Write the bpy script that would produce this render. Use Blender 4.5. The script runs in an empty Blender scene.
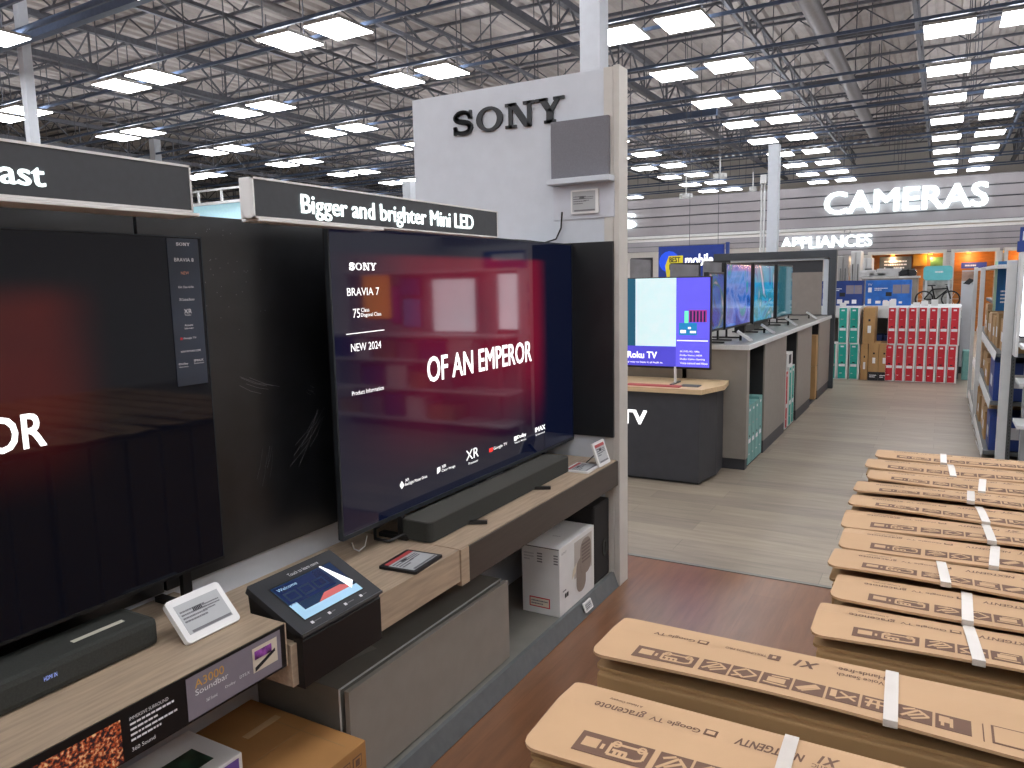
import bpy, bmesh, math, random
from mathutils import Vector as V, Matrix
random.seed(7)
C = bpy.context.scene.collection
# ------------------------------------------------------------------ camera
F, YAW, PITCH, ROLL, H = 755.08, -0.516848, 0.131998, -0.0206628, 1.5
fwd = V((math.sin(YAW)*math.cos(PITCH), math.cos(YAW)*math.cos(PITCH), -math.sin(PITCH)))
r0 = V((math.cos(YAW), -math.sin(YAW), 0)); u0 = r0.cross(fwd)
rt = math.cos(ROLL)*r0 + math.sin(ROLL)*u0
up = -math.sin(ROLL)*r0 + math.cos(ROLL)*u0
CAM = V((0, 0, H))
cd = bpy.data.cameras.new('camera'); cam = bpy.data.objects.new('camera', cd); C.objects.link(cam)
cd.sensor_width = 36; cd.lens = F/1024*36; cd.clip_start = .05; cd.clip_end = 200
m = Matrix((rt, up, -fwd)).transposed().to_4x4(); m.translation = CAM; cam.matrix_world = m
bpy.context.scene.camera = cam
def ray(x, y): return fwd + rt*((x-512)/F) - up*((y-384)/F)      # direction seen at a pixel: used to MEASURE places on known planes
def onx(x, y, X): d = ray(x, y); return CAM + d*(X/d.x)
def ony(x, y, Y): d = ray(x, y); return CAM + d*(Y/d.y)
def onz(x, y, Z): d = ray(x, y); return CAM + d*((Z-H)/d.z)
def pix(p):
    q = V(p)-CAM; z = q.dot(fwd)
    return (512+F*q.dot(rt)/z, 384-F*q.dot(up)/z, z)

# ------------------------------------------------------------------ materials
def lin(c):
    if isinstance(c, str): c = tuple(int(c[i:i+2], 16)/255 for i in (0, 2, 4))
    return tuple((v/12.92 if v <= .04045 else ((v+.055)/1.055)**2.4) for v in c)
MATS = {}
def mat(name, col, rough=.5, metal=0, emis=None, es=0, noise=None, vary=.06, bump=0, coat=0, spec=.5, stretch=(1, 1, 1), alpha=1, trans=0):
    if name in MATS: return MATS[name]
    M = bpy.data.materials.new(name); M.use_nodes = True; nt = M.node_tree; b = nt.nodes['Principled BSDF']
    c = lin(col); b.inputs['Base Color'].default_value = (*c, 1); b.inputs['Roughness'].default_value = rough
    b.inputs['Metallic'].default_value = metal; b.inputs['Specular IOR Level'].default_value = spec
    b.inputs['Coat Weight'].default_value = coat; b.inputs['Alpha'].default_value = alpha
    b.inputs['Transmission Weight'].default_value = trans
    if emis: b.inputs['Emission Color'].default_value = (*lin(emis), 1); b.inputs['Emission Strength'].default_value = es
    sc = noise or 14
    tc = nt.nodes.new('ShaderNodeTexCoord'); mp = nt.nodes.new('ShaderNodeMapping'); nz = nt.nodes.new('ShaderNodeTexNoise')
    mp.inputs['Scale'].default_value = stretch; nz.inputs['Scale'].default_value = sc; nz.inputs['Detail'].default_value = 4
    rp = nt.nodes.new('ShaderNodeValToRGB')
    rp.color_ramp.elements[0].color = (*[v*(1-vary) for v in c], 1); rp.color_ramp.elements[1].color = (*[min(1, v*(1+vary)) for v in c], 1)
    rp.color_ramp.elements[0].position = .3; rp.color_ramp.elements[1].position = .7
    L = nt.links.new
    L(tc.outputs['Object'], mp.inputs['Vector']); L(mp.outputs['Vector'], nz.inputs['Vector']); L(nz.outputs['Fac'], rp.inputs['Fac'])
    L(rp.outputs['Color'], b.inputs['Base Color'])
    if bump:
        bp = nt.nodes.new('ShaderNodeBump'); bp.inputs['Strength'].default_value = bump; bp.inputs['Distance'].default_value = .01
        L(nz.outputs['Fac'], bp.inputs['Height']); L(bp.outputs['Normal'], b.inputs['Normal'])
    MATS[name] = M; return M
def planks(name, cols, pw, pl, rough, rot=0, gap=.002, spec=.5, grain=30):
    M = bpy.data.materials.new(name); M.use_nodes = True; nt = M.node_tree; b = nt.nodes['Principled BSDF']; N = nt.nodes.new; L = nt.links.new
    tc = N('ShaderNodeTexCoord'); mp = N('ShaderNodeMapping'); mp.inputs['Rotation'].default_value = (0, 0, rot)
    br = N('ShaderNodeTexBrick'); br.offset = .37; br.offset_frequency = 2; br.inputs['Scale'].default_value = 1
    br.inputs['Brick Width'].default_value = pl; br.inputs['Row Height'].default_value = pw; br.inputs['Mortar Size'].default_value = gap
    br.inputs['Mortar Smooth'].default_value = .2; br.inputs['Bias'].default_value = 0
    br.inputs['Color1'].default_value = (*lin(cols[0]), 1); br.inputs['Color2'].default_value = (*lin(cols[1]), 1); br.inputs['Mortar'].default_value = (*lin(cols[2]), 1)
    mp2 = N('ShaderNodeMapping'); mp2.inputs['Rotation'].default_value = (0, 0, rot); mp2.inputs['Scale'].default_value = (1, .12, 1) if rot else (.12, 1, 1)
    nz = N('ShaderNodeTexNoise'); nz.inputs['Scale'].default_value = grain; nz.inputs['Detail'].default_value = 5; nz.inputs['Roughness'].default_value = .6
    mr = N('ShaderNodeMapRange'); mr.inputs['From Min'].default_value = .3; mr.inputs['From Max'].default_value = .7; mr.inputs['To Min'].default_value = .8; mr.inputs['To Max'].default_value = 1.2
    mx = N('ShaderNodeMix'); mx.data_type = 'RGBA'; mx.blend_type = 'MULTIPLY'; mx.inputs[0].default_value = 1
    L(tc.outputs['Object'], mp.inputs['Vector']); L(mp.outputs['Vector'], br.inputs['Vector']); L(tc.outputs['Object'], mp2.inputs['Vector'])
    L(mp2.outputs['Vector'], nz.inputs['Vector']); L(nz.outputs['Fac'], mr.inputs['Value']); L(br.outputs['Color'], mx.inputs[6]); L(mr.outputs['Result'], mx.inputs[7])
    L(mx.outputs[2], b.inputs['Base Color']); b.inputs['Roughness'].default_value = rough; b.inputs['Specular IOR Level'].default_value = spec
    return M
W_wall = mat('white_laminate', 'ccd2db', .55, vary=.03)
W_plas = mat('white_plastic', 'e8e8e8', .4, vary=.02)
W_metal = mat('white_metal', 'd6d8d9', .45, vary=.04)
G_trim = mat('warm_white_trim', 'c9c6c0', .5, vary=.03)
BLK = mat('black_plastic', '141416', .4, vary=.1)
BLKM = mat('matte_black', '19191b', .7, vary=.1)
BLKG = mat('gloss_black_panel', '1b1c1f', .3, vary=.3, spec=.75)
CHAR = mat('charcoal_laminate', '36373c', .55, vary=.08)
DGREY = mat('dark_grey_sign', '414449', .6, vary=.06, noise=60)
GREYC = mat('grey_cabinet', '8b857e', .5, vary=.05)
GREYD = mat('grey_dark_cabinet', '74726c', .32, vary=.06)
GREYK = mat('grey_kick_metal', '5d6163', .4, vary=.1, noise=30)
SBAR = mat('soundbar_cloth', '30322f', .8, vary=.2, noise=300)
SBARL = mat('soundbar_grey', '4a4945', .75, vary=.12, noise=300)
OAK = mat('pale_oak_laminate', 'b09c86', .45, noise=9, vary=.16, stretch=(9, .8, 9))
OAKX = mat('desk_oak_top', 'd3b791', .4, noise=9, vary=.1, stretch=(.8, 8, 8))
DKWOOD = mat('dark_shelf_front', '453d38', .5, noise=9, vary=.1, stretch=(9, .8, 9))
CARD = mat('corrugated_card', 'bd9a76', .8, noise=5, vary=.05)
CARDS = mat('card_side', 'a08058', .85, noise=6, vary=.08)
CARDB = mat('brown_carton', 'aa7b48', .75, noise=5, vary=.12)
CARDX = mat('tan_carton', 'b08a5c', .8, noise=5, vary=.1)
INK = mat('carton_ink', '6d5142', .85, vary=.08)
TAPE = mat('white_strap', 'c8c0b8', .3, vary=.04)
TAPEB = mat('clear_tape', 'c8a67c', .2, vary=.05)
BLUESTEEL = mat('rail_steel', '55647e', .45, .1, vary=.1)
JOIST = mat('joist_steel', '5e6068', .6, .1, vary=.15)
DECK = mat('roof_deck', 'aaa4a2', .7, vary=.1, noise=3)
DUCT = mat('galvanised_duct', '827f82', .45, .3, vary=.08)
EM_L = mat('lamp_diffuser', 'ffffff', .5, emis='fbfcff', es=14.5)
EM_U = mat('added_ceiling_fill', 'ffffff', .5, emis='fbfcff', es=12)  # glow for the added top panels that brighten the roof
EM_W = mat('lit_white_letter', 'ffffff', .5, emis='ecffff', es=1.05)
EM_S = mat('screen_white', 'ffffff', .5, emis='ffffff', es=.9)
EM_O = mat('screen_orange', 'ffa030', .5, emis='ff9a3c', es=1.5)
EM_D = mat('display_white', 'ffffff', .5, emis='eef6ff', es=1.9)
EM_R = mat('screen_red', 'ff3030', .5, emis='ff4036', es=.7)
EM_P = mat('screen_pale', 'd5eef0', .5, emis='c0dce2', es=.5)
PRW = mat('white_print', 'e6e6ea', .6, vary=.02)
PRG2 = mat('pinkish_print', 'c9a0a4', .6)
PRG = mat('grey_print', '75757a', .6)
PRB = mat('black_print', '1e1e22', .6)
RED = mat('red_print', 'c01f30', .5, vary=.08)
RED2 = mat('dull_red_print', 'b64a4c', .5)
TEAL = mat('teal_print', '18a092', .5, vary=.08)
TEAL2 = mat('pale_teal_print', '6fa3a0', .5, vary=.1)
BLUE = mat('blue_print', '1f63b8', .45, vary=.25, noise=8)
BLUED = mat('deep_blue_print', '1d3a80', .45, vary=.2, noise=6)
YEL = mat('yellow_print', 'f2e233', .5)
PURP = mat('purple_print', '6b4fa0', .5)
LILAC = mat('grey_violet_card', '847d88', .5)
GOLD = mat('gold_print', 'd5a24a', .5)
CREAM = mat('cream_print', 'd8cdbb', .5)
WARM = mat('warm_wood_panel', 'b8702a', .5, noise=5, vary=.2, stretch=(1, 1, 4), emis='ff9a30', es=.0)

# ------------------------------------------------------------------ mesh helpers
class MB:
    def __init__(s): s.bm = bmesh.new(); s.mats = []
    def mi(s, m):
        if m is None: return 0
        if m not in s.mats: s.mats.append(m)
        return s.mats.index(m)
    def hexa(s, pts, m=None, bev=0):
        k = s.mi(m); vs = [s.bm.verts.new(p) for p in pts]
        fs = [s.bm.faces.new([vs[i] for i in q]) for q in ((0,3,2,1),(4,5,6,7),(0,1,5,4),(1,2,6,5),(2,3,7,6),(3,0,4,7))]
        for f in fs: f.material_index = k
        if bev:
            es = {e for f in fs for e in f.edges}
            bmesh.ops.bevel(s.bm, geom=list(es), offset=bev, segments=2, affect='EDGES', profile=.6, clamp_overlap=True)
        return s
    def box(s, x0, x1, y0, y1, z0, z1, m=None, bev=0):
        if x0 > x1: x0, x1 = x1, x0
        if y0 > y1: y0, y1 = y1, y0
        if z0 > z1: z0, z1 = z1, z0
        return s.hexa([(x0,y0,z0),(x1,y0,z0),(x1,y1,z0),(x0,y1,z0),(x0,y0,z1),(x1,y0,z1),(x1,y1,z1),(x0,y1,z1)], m, bev)
    def bar(s, a, b, w=.02, m=None, h=None, n=4):
        a, b = V(a), V(b); d = (b-a).normalized(); h = h or w
        x = d.cross(V((0,0,1)));  x = V((1,0,0)) if x.length < 1e-4 else x.normalized()
        y = x.cross(d).normalized(); k = s.mi(m); rings = []
        for p in (a, b):
            if n == 4: ring = [p+x*w/2*i+y*h/2*j for i, j in ((-1,-1),(1,-1),(1,1),(-1,1))]
            else: ring = [p+x*w/2*math.cos(t*2*math.pi/n)+y*h/2*math.sin(t*2*math.pi/n) for t in range(n)]
            rings.append([s.bm.verts.new(q) for q in ring])
        A, B = rings; fs = [s.bm.faces.new(A[::-1]), s.bm.faces.new(B)]
        for i in range(n): fs.append(s.bm.faces.new((A[i], A[(i+1)%n], B[(i+1)%n], B[i])))
        for f in fs: f.material_index = k
        return s
    def tube(s, pts, r, m=None, n=8):
        k = s.mi(m); pts = [V(p) for p in pts]; prev = None
        for i, p in enumerate(pts):
            d = (pts[min(i+1, len(pts)-1)]-pts[max(i-1, 0)]).normalized()
            x = d.cross(V((0,0,1)));  x = V((1,0,0)) if x.length < 1e-3 else x.normalized()
            y = x.cross(d); ring = [s.bm.verts.new(p+(x*math.cos(t*2*math.pi/n)+y*math.sin(t*2*math.pi/n))*r) for t in range(n)]
            if prev:
                for j in range(n):
                    f = s.bm.faces.new((prev[j], prev[(j+1)%n], ring[(j+1)%n], ring[j])); f.material_index = k; f.smooth = True
            prev = ring
        return s
    def prism(s, pts, n, depth, m=None):        # planar outline extruded along n
        k = s.mi(m); n = V(n); a = [s.bm.verts.new(V(p)) for p in pts]; b = [s.bm.verts.new(V(p)+n*depth) for p in pts]; N = len(pts)
        fs = [s.bm.faces.new(a[::-1]), s.bm.faces.new(b)]
        for i in range(N): fs.append(s.bm.faces.new((a[i], a[(i+1)%N], b[(i+1)%N], b[i])))
        for f in fs: f.material_index = k
        return s
    def build(s, name, m=None, parent=None, smooth=False):
        me = bpy.data.meshes.new(name); bmesh.ops.recalc_face_normals(s.bm, faces=s.bm.faces[:]); s.bm.to_mesh(me); s.bm.free()
        for q in (s.mats or [m]): me.materials.append(q)
        if s.mats and m and m not in s.mats: pass
        o = bpy.data.objects.new(name, me); C.objects.link(o)
        if smooth:
            for p in me.polygons: p.use_smooth = True
        if parent: adopt(o, parent)
        return o
def adopt(o, parent):
    o.parent = parent; w = wmat(parent); o.matrix_parent_inverse = w.inverted()
def wmat(o):
    m = Matrix.LocRotScale(o.location, o.rotation_euler, o.scale)
    return wmat(o.parent) @ o.matrix_parent_inverse @ m if o.parent else m
def tag(o, label, cat, group=None):
    o['label'] = label; o['category'] = cat
    if group: o['group'] = group
    return o
def thing(name, label, cat, loc, group=None):
    o = bpy.data.objects.new(name, None); C.objects.link(o); o.location = loc; o.empty_display_size = .1
    return tag(o, label, cat, group)
def struct(o): o['kind'] = 'structure'; return o
def dup(root, delta, label=None, parent=None):
    c = root.copy(); C.objects.link(c)
    if parent is None: c.location = root.location + V(delta)
    else: c.parent = parent; c.matrix_parent_inverse = root.matrix_parent_inverse.copy()
    for ch in root.children: dup(ch, None, None, c)
    if label: c['label'] = label
    return c
def box(name, dims, m, parent=None, bev=.002): return MB().box(*dims, m, bev).build(name, m, parent)

class Frame:                                    # a flat surface in the room: origin, right, up
    def __init__(s, o, u, v): s.o = V(o); s.u = V(u).normalized(); s.v = V(v).normalized(); s.n = s.u.cross(s.v)
    def hit(s, x, y): d = ray(x, y); p = CAM + d*((s.o-CAM).dot(s.n)/d.dot(s.n)) - s.o; return (p.dot(s.u), p.dot(s.v))
    def at(s, a, b, lift=0): return s.o + s.u*a + s.v*b + s.n*lift
def FX(X): return Frame((X, 0, 0), (0, 1, 0), (0, 0, 1))
def FY(Y): return Frame((0, Y, 0), (1, 0, 0), (0, 0, 1))
def shape(mb, fr, pts, m, lift=.0008, depth=.0006): mb.prism([fr.at(a, b, lift) for a, b in pts], fr.n, depth, m); return mb
def rect(mb, fr, a0, b0, a1, b1, m, lift=.0008, depth=.0006): return shape(mb, fr, [(a0,b0),(a1,b0),(a1,b1),(a0,b1)], m, lift, depth)
def pshape(mb, fr, pts, m, lift=.0008, depth=.0006): return shape(mb, fr, [fr.hit(*p) for p in pts], m, lift, depth)
_tc = {}
def glyphs(body, bold=0, italic=0, spacing=1):
    key = (body, bold, italic, spacing)
    if key not in _tc:
        cu = bpy.data.curves.new('t', 'FONT'); cu.body = body; cu.size = 1; cu.shear = italic; cu.space_character = spacing
        cu.resolution_u = 3
        ob = bpy.data.objects.new('t', cu); C.objects.link(ob); bpy.context.view_layer.update()
        me = bpy.data.meshes.new_from_object(ob.evaluated_get(bpy.context.evaluated_depsgraph_get()))
        vs = [v.co.copy() for v in me.vertices]; fs = [tuple(p.vertices) for p in me.polygons]
        bpy.data.objects.remove(ob); bpy.data.curves.remove(cu); bpy.data.meshes.remove(me)
        _tc[key] = (vs, fs)
    return _tc[key]
def text(mb, fr, body, a, b, w, h, m, bold=0.01, lift=.001, depth=0, italic=0, spacing=1, _sub=False):
    vs, fs = glyphs(body, 0, italic, spacing)
    if not vs: return mb
    if bold > .011 and not _sub:
        bh = (max(v.y for v in vs)-min(v.y for v in vs)); W0 = (max(v.x for v in vs)-min(v.x for v in vs)); ww = w or W0*h/bh
        ex, ey = bold*ww/W0, bold*h/bh*.6
        for i, (dx, dy) in enumerate(((-1, -1), (1, -1), (-1, 1), (1, 1), (0, 0))):
            text(mb, fr, body, a+ex+dx*ex, b+ey+dy*ey, ww-2*ex, h-2*ey, m, bold, lift+i*max(depth*.01, .00005), depth, italic, spacing, True)
        return mb
    x0 = min(v.x for v in vs); x1 = max(v.x for v in vs); y0 = min(v.y for v in vs); y1 = max(v.y for v in vs)
    if w is None: w = (x1-x0)*h/(y1-y0)
    k = mb.mi(m)
    def put(l): return [mb.bm.verts.new(fr.at(a+(v.x-x0)/(x1-x0)*w, b+(v.y-y0)/(y1-y0)*h, l)) for v in vs]
    A = put(lift+depth)
    bound = {}
    for f in fs:
        try: g = mb.bm.faces.new([A[i] for i in f]); g.material_index = k
        except ValueError: continue
        if depth:
            for i in range(len(f)):
                e = (f[i], f[(i+1) % len(f)]); bound[e] = 1
    if depth:
        B = put(lift)
        for (i, j) in list(bound):
            if (j, i) not in bound:
                g = mb.bm.faces.new((A[j], A[i], B[i], B[j])); g.material_index = k
    return mb
def ptext(mb, fr, body, bl, br, tl, m, **k):
    a0, b0 = fr.hit(*bl); a1, _ = fr.hit(*br); _, b1 = fr.hit(*tl)
    return text(mb, fr, body, a0, b0, a1-a0, b1-b0, m, **k)
def squiggle(mb, fr, a0, b0, w, h, m, rows=1, seed=0, lift=.0008, dens=.75):   # unreadably small lines of print: short dashes
    R = random.Random(seed)
    for r in range(rows):
        y = b0+h-(r+1)*h/rows+h/rows*.25; x = a0; end = a0+w*(1 if r < rows-1 else R.uniform(.5, 1))
        while x < end-w*.02:
            l = min(R.uniform(.04, .14)*w, end-x); rect(mb, fr, x, y, x+l, y+h/rows*.45, m, lift); x += l+w*.02
    return mb
def slab_logo(mb, fr, a, b, w, h, m, lift=.001, depth=0.002):     # wide slab-serif word
    sx = w/4.75
    def P(pts): shape(mb, fr, [(a+x*sx, b+y*h) for x, y in pts], m, lift, depth)
    def R(x0, y0, x1, y1): P([(x0,y0),(x1,y0),(x1,y1),(x0,y1)])
    # S
    pts = [(.78,.68),(.72,.85),(.5,.93),(.26,.88),(.14,.74),(.22,.6),(.48,.52),(.72,.44),(.81,.27),(.68,.1),(.42,.06),(.18,.14),(.1,.32)]
    cr = []
    for i in range(len(pts)-1):
        p0 = pts[max(i-1,0)]; p1 = pts[i]; p2 = pts[i+1]; p3 = pts[min(i+2, len(pts)-1)]
        for t in (0, .33, .66):
            cr.append(tuple(.5*(2*p1[k]+(p2[k]-p0[k])*t+(2*p0[k]-5*p1[k]+4*p2[k]-p3[k])*t*t+(3*p1[k]-p0[k]-3*p2[k]+p3[k])*t**3) for k in (0,1)))
    cr.append(pts[-1])
    for i in range(len(cr)-1):
        (x0, y0), (x1, y1) = cr[i], cr[i+1]; dx, dy = x1-x0, y1-y0; L = math.hypot(dx, dy) or 1
        mid = abs(i-len(cr)/2)/(len(cr)/2); th = .115-.045*mid; ox, oy = -dy/L*th, dx/L*th; ex, ey = dx/L*.03, dy/L*.03
        P([(x0-ex+ox,y0-ey+oy),(x0-ex-ox,y0-ey-oy),(x1+ex-ox,y1+ey-oy),(x1+ex+ox,y1+ey+oy)])
    R(.76,.64,.87,.99); R(.04,.01,.15,.36)
    # O
    cx, n = 1.66, 28
    for i in range(n):
        t0, t1 = 2*math.pi*i/n, 2*math.pi*(i+1)/n
        P([(cx+.58*math.cos(t0), .5+.51*math.sin(t0)), (cx+.58*math.cos(t1), .5+.51*math.sin(t1)),
           (cx+.34*math.cos(t1), .5+.385*math.sin(t1)), (cx+.34*math.cos(t0), .5+.385*math.sin(t0))])
    # N
    R(2.5,.0,2.66,1); R(3.29,.0,3.45,1); P([(2.5,1),(2.8,1),(3.45,0),(3.15,0)])
    R(2.36,.88,2.82,1); R(2.36,0,2.82,.12); R(3.12,.88,3.58,1)
    # Y
    P([(3.74,1),(4.04,1),(4.3,.5),(4.1,.42)]); P([(4.5,1),(4.68,1),(4.32,.42),(4.15,.5)]); R(4.08,.0,4.34,.5)
    R(3.62,.88,4.12,1); R(4.36,.88,4.8,1); R(3.98,0,4.44,.12)
    return mb
def rrect(a0, b0, a1, b1, r, n=5):
    out = []
    for cx, cy, s in ((a1-r,b0+r,-90),(a1-r,b1-r,0),(a0+r,b1-r,90),(a0+r,b0+r,180)):
        for i in range(n+1): t = math.radians(s+90*i/n); out.append((cx+r*math.cos(t), cy+r*math.sin(t)))
    return out

# ================================================================== SETTING
SEAM = 3.81
FW = planks('dark_wood_vinyl', ('7f5940', '79533b', '6b4834'), .18, 2.6, .28, rot=math.radians(90), gap=.0008, spec=.6, grain=26)
FG = planks('grey_vinyl_plank', ('958979', '81766a', '70675d'), .19, 1.25, .4, rot=0, gap=.0016, spec=.5, grain=22)
struct(MB().box(-32, 8, -8, SEAM, -.1, 0, FW).build('floor', FW))
struct(MB().box(-32, 8, SEAM, 34, -.1, 0, FG).build('floor', FG))
struct(MB().box(-2.2, 1.2, SEAM-.015, SEAM+.015, 0, .003, GREYD).build('trim_1', GREYD))
# roof deck: fluted sheet
DZ = 6.75
mb = MB(); x = -32; 
bmv = mb.bm; prevs = None
k = mb.mi(DECK)
while x < 8:
    for dx, z in ((0, DZ), (.12, DZ), (.16, DZ+.06), (.26, DZ+.06), (.30, DZ)):
        cur = (bmv.verts.new((x+dx, -8, z)), bmv.verts.new((x+dx, 34, z)))
        if prevs: bmv.faces.new((prevs[0], cur[0], cur[1], prevs[1]))
        prevs = cur
    x += .30
struct(mb.build('ceiling', DECK))
def truss(a, b, z0, z1, step, cw, ww):
    mb = MB(); a, b = V(a), V(b); L = (b-a).length; d = (b-a)/L; A = lambda t, z: (a.x+d.x*t, a.y+d.y*t, z)
    mb.bar(A(0, z0), A(L, z0), cw, JOIST); mb.bar(A(0, z1), A(L, z1), cw, JOIST)
    n = int(L/step); s = L/n
    for i in range(n):
        mb.bar(A(i*s, z1), A((i+.5)*s, z0), ww, JOIST); mb.bar(A((i+.5)*s, z0), A((i+1)*s, z1), ww, JOIST)
        if cw > .09: mb.bar(A((i+.5)*s, z0), A((i+.5)*s, z1), ww, JOIST)
    return struct(mb.build('roof_joist', JOIST))
y = -4.9
while y < 33: truss((-31, y, 0), (7, y, 0), 6.25, 6.71, 1.2, .05, .022); y += 1.83
x = -29.2
i = 0
while x < 8: truss((x, -7, 0), (x, 33.5, 0), 5.55 if i % 3 == 0 else 5.85, 6.2, 1.5, .11 if i % 3 == 0 else .06, .03); x += 2.6; i += 1
# walls closing the hall
SLAT = mat('slatted_metal_wall', '9d999d', .35, .3, vary=.12, noise=1.2, stretch=(1, 1, .1))
WHW = mat('painted_wall', 'cfcdca', .8, vary=.04)
struct(box('wall_back', (-32, 8, 34, 34.2, 0, 6.75), WHW)); struct(box('wall_left', (-32.2, -32, -8, 34, 0, 6.75), WHW))
struct(box('wall_right', (8, 8.2, -8, 34, 0, 6.75), WHW)); struct(box('wall_front', (-32, 8, -8.2, -8, 0, 6.75), WHW))
def slat_band(name, x0, x1, Y, z0, z1, n, m=SLAT):
    mb = MB(); h = (z1-z0)/n
    for i in range(n): mb.box(x0, x1, Y, Y+.08, z0+i*h+.012, z0+(i+1)*h-.012, m)
    mb.box(x0, x1, Y+.03, Y+.3, z0, z1, JOIST)
    return struct(mb.build(name, m))
slat_band('wall_fascia', -14, 7.9, 16, 2.46, 3.25, 4)
struct(box('trim_2', (-14, 7.9, 15.97, 16.3, 2.405, 2.46), W_metal))
slat_band('wall_fascia', -26, 7.9, 26, 2.17, 2.86, 4)
SOFF = mat('white_soffit', 'dedad6', .7, vary=.03)
struct(box('wall_soffit', (-26, 7.9, 26.4, 26.6, 2.86, 3.6), SOFF))
# lit category letters
def big_sign(name, body, label, Y, bl, br, tl, bold, dep):
    fr = FY(Y); mb = MB(); ptext(mb, fr, body, bl, br, tl, EM_W, bold=bold, lift=.02, depth=dep)
    o = mb.build(name, EM_W); return tag(o, label, 'sign')
big_sign('category_sign', 'CAMERAS', 'large lit white letters CAMERAS on the nearer grey slatted fascia', 15.98, (824,215.5), (988,206), (824,193), .024, .05)
big_sign('category_sign', 'APPLIANCES', 'smaller lit white letters APPLIANCES on the far fascia below CAMERAS', 25.98, (781,249.5), (872,246), (781,238), .026, .06)
fr = FY(15.98); mb = MB(); a, b = fr.hit(628, 229); text(mb, fr, 'TVS', a-1.55, b, 1.75, .33, EM_W, bold=.03, lift=.02, depth=.05)
tag(mb.build('category_sign', EM_W), 'lit white letter S just right of the white pylon edge', 'sign')

# ceiling lights on strut rails
LZ = 4.9
fix = None; vis = {}
cols = [(-19.65, 'leftmost'), (-15.66, 'fourth column left of the white pylon'), (-11.64, 'third'), (-7.63, 'behind the white pylon top'), (-3.62, 'column right of the white pylon'), (.38, 'column above the cameras sign'), (4.4, '')]
cname = {0: 'far left column', 1: 'second column from left', 2: 'column above shelf signs', 3: 'column behind white pylon', 4: 'column right of white pylon', 5: 'column above cameras fascia', 6: ''}
def rowy(X, k): return 8.16 + 2.425*k - .034*(X+8)
ordn = ['first', 'second', 'third', 'fourth', 'fifth', 'sixth', 'seventh', 'eighth', 'ninth', 'tenth', 'eleventh', 'twelfth']
proto = None
def make_fixture(X, Y):
    t = thing('ceiling_light', '', 'ceiling light', (X, Y, LZ), 'square panel lights hung below the roof joists')
    mb = MB(); w, l = .315, .335; HS = mat('fixture_housing', 'a8a7a4', .6)
    mb.box(X-w, X+w, Y-l, Y+l, LZ+.012, LZ+.05, HS, .004); mb.build('housing', HS, t)
    mb = MB(); mb.box(X-w+.006, X+w-.006, Y-l+.006, Y+l-.006, LZ, LZ+.0115, EM_L, .003); mb.build('diffuser', EM_L, t)
    mb = MB(); mb.box(X-w+.08, X+w-.08, Y-l+.08, Y+l-.08, LZ+.0505, LZ+.058, EM_U, .001); mb.build('added_uplight', EM_U, t)  # unseen glowing panel added on top to light the roof deck
    return t
for ci, (cx, _) in enumerate(cols):
    cnt = {0: 0, 1: 0}
    for k in range(-6, 10):
        for s in (0, 1):
            X = cx + (-.46, .46)[s]; Y = rowy(X, k)
            if Y > 33 or Y < -7.5: continue
            u, v, z = pix((X, Y, LZ)); lim = 139+.142*u if u < 190 else 215 if u < 238 else 176+.1425*(u-251) if u < 412 else 99-.164*(u-412) if u < 630 else 201-.08*(u-630)
            hidden = z > .3 and -15 < u < 1040 and v >= lim; inview = z > .3 and -15 < u < 1040 and -8 < v < lim
            if inview:
                side = ('left', 'right')[s]; lab = 'ceiling light, %s of %s pair from near end, %s' % (side, ordn[min(cnt[s], 11)], cname[ci]); cnt[s] += 1
            else: lab = 'square white ceiling light hidden behind the pylon, signs or fascia' if hidden else 'square white ceiling light outside the picture'
            if proto is None: proto = make_fixture(X, Y); proto['label'] = lab
            else: dup(proto, V((X, Y, LZ))-proto.location, lab)
for k in range(-6, 10):                         # two strut rails per light row, with hanger rods
    for s in (-.3, .3):
        mb = MB(); xa, xb = -31, 7
        ya, yb = rowy(xa, k)+s, rowy(xb, k)+s
        if min(ya, yb) < -7.5 or max(ya, yb) > 33.5: continue
        mb.bar((xa, ya, LZ+.12), (xb, yb, LZ+.12), .035, BLUESTEEL, .045)
        x = xa+.7+.3*s
        while x < xb: y = ya+(yb-ya)*(x-xa)/(xb-xa); mb.bar((x, y, LZ+.14), (x, y, 6.7), .014, JOIST); x += 1.7
        struct(mb.build('ceiling_rail', BLUESTEEL))
# ducts and pipes under the deck
for (x0, y0, x1, y1, z, r, m) in ((-24, 4.6, -5.2, 3.9, 5.9, .2, DUCT), (-2.2, 6, -2.2, 30, 6.15, .16, DUCT), (-9.8, 2, -9.8, 30, 6.1, .07, DUCT), (1.6, 4, 1.6, 33, 5.8, .05, BLUESTEEL)):
    struct(MB().tube([(x0, y0, z), (x1, y1, z)], r, m, 14).build('ceiling_duct', m))
struct(MB().bar((-24, 7.1, 5.3), (-.5, 6.4, 5.3), .12, BLUESTEEL, .2).build('ceiling_beam', BLUESTEEL))
struct(MB().bar((-12, 17.9, 5.25), (-4.6, 17.7, 5.25), .12, BLUESTEEL, .14).build('ceiling_beam', BLUESTEEL))
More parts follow.
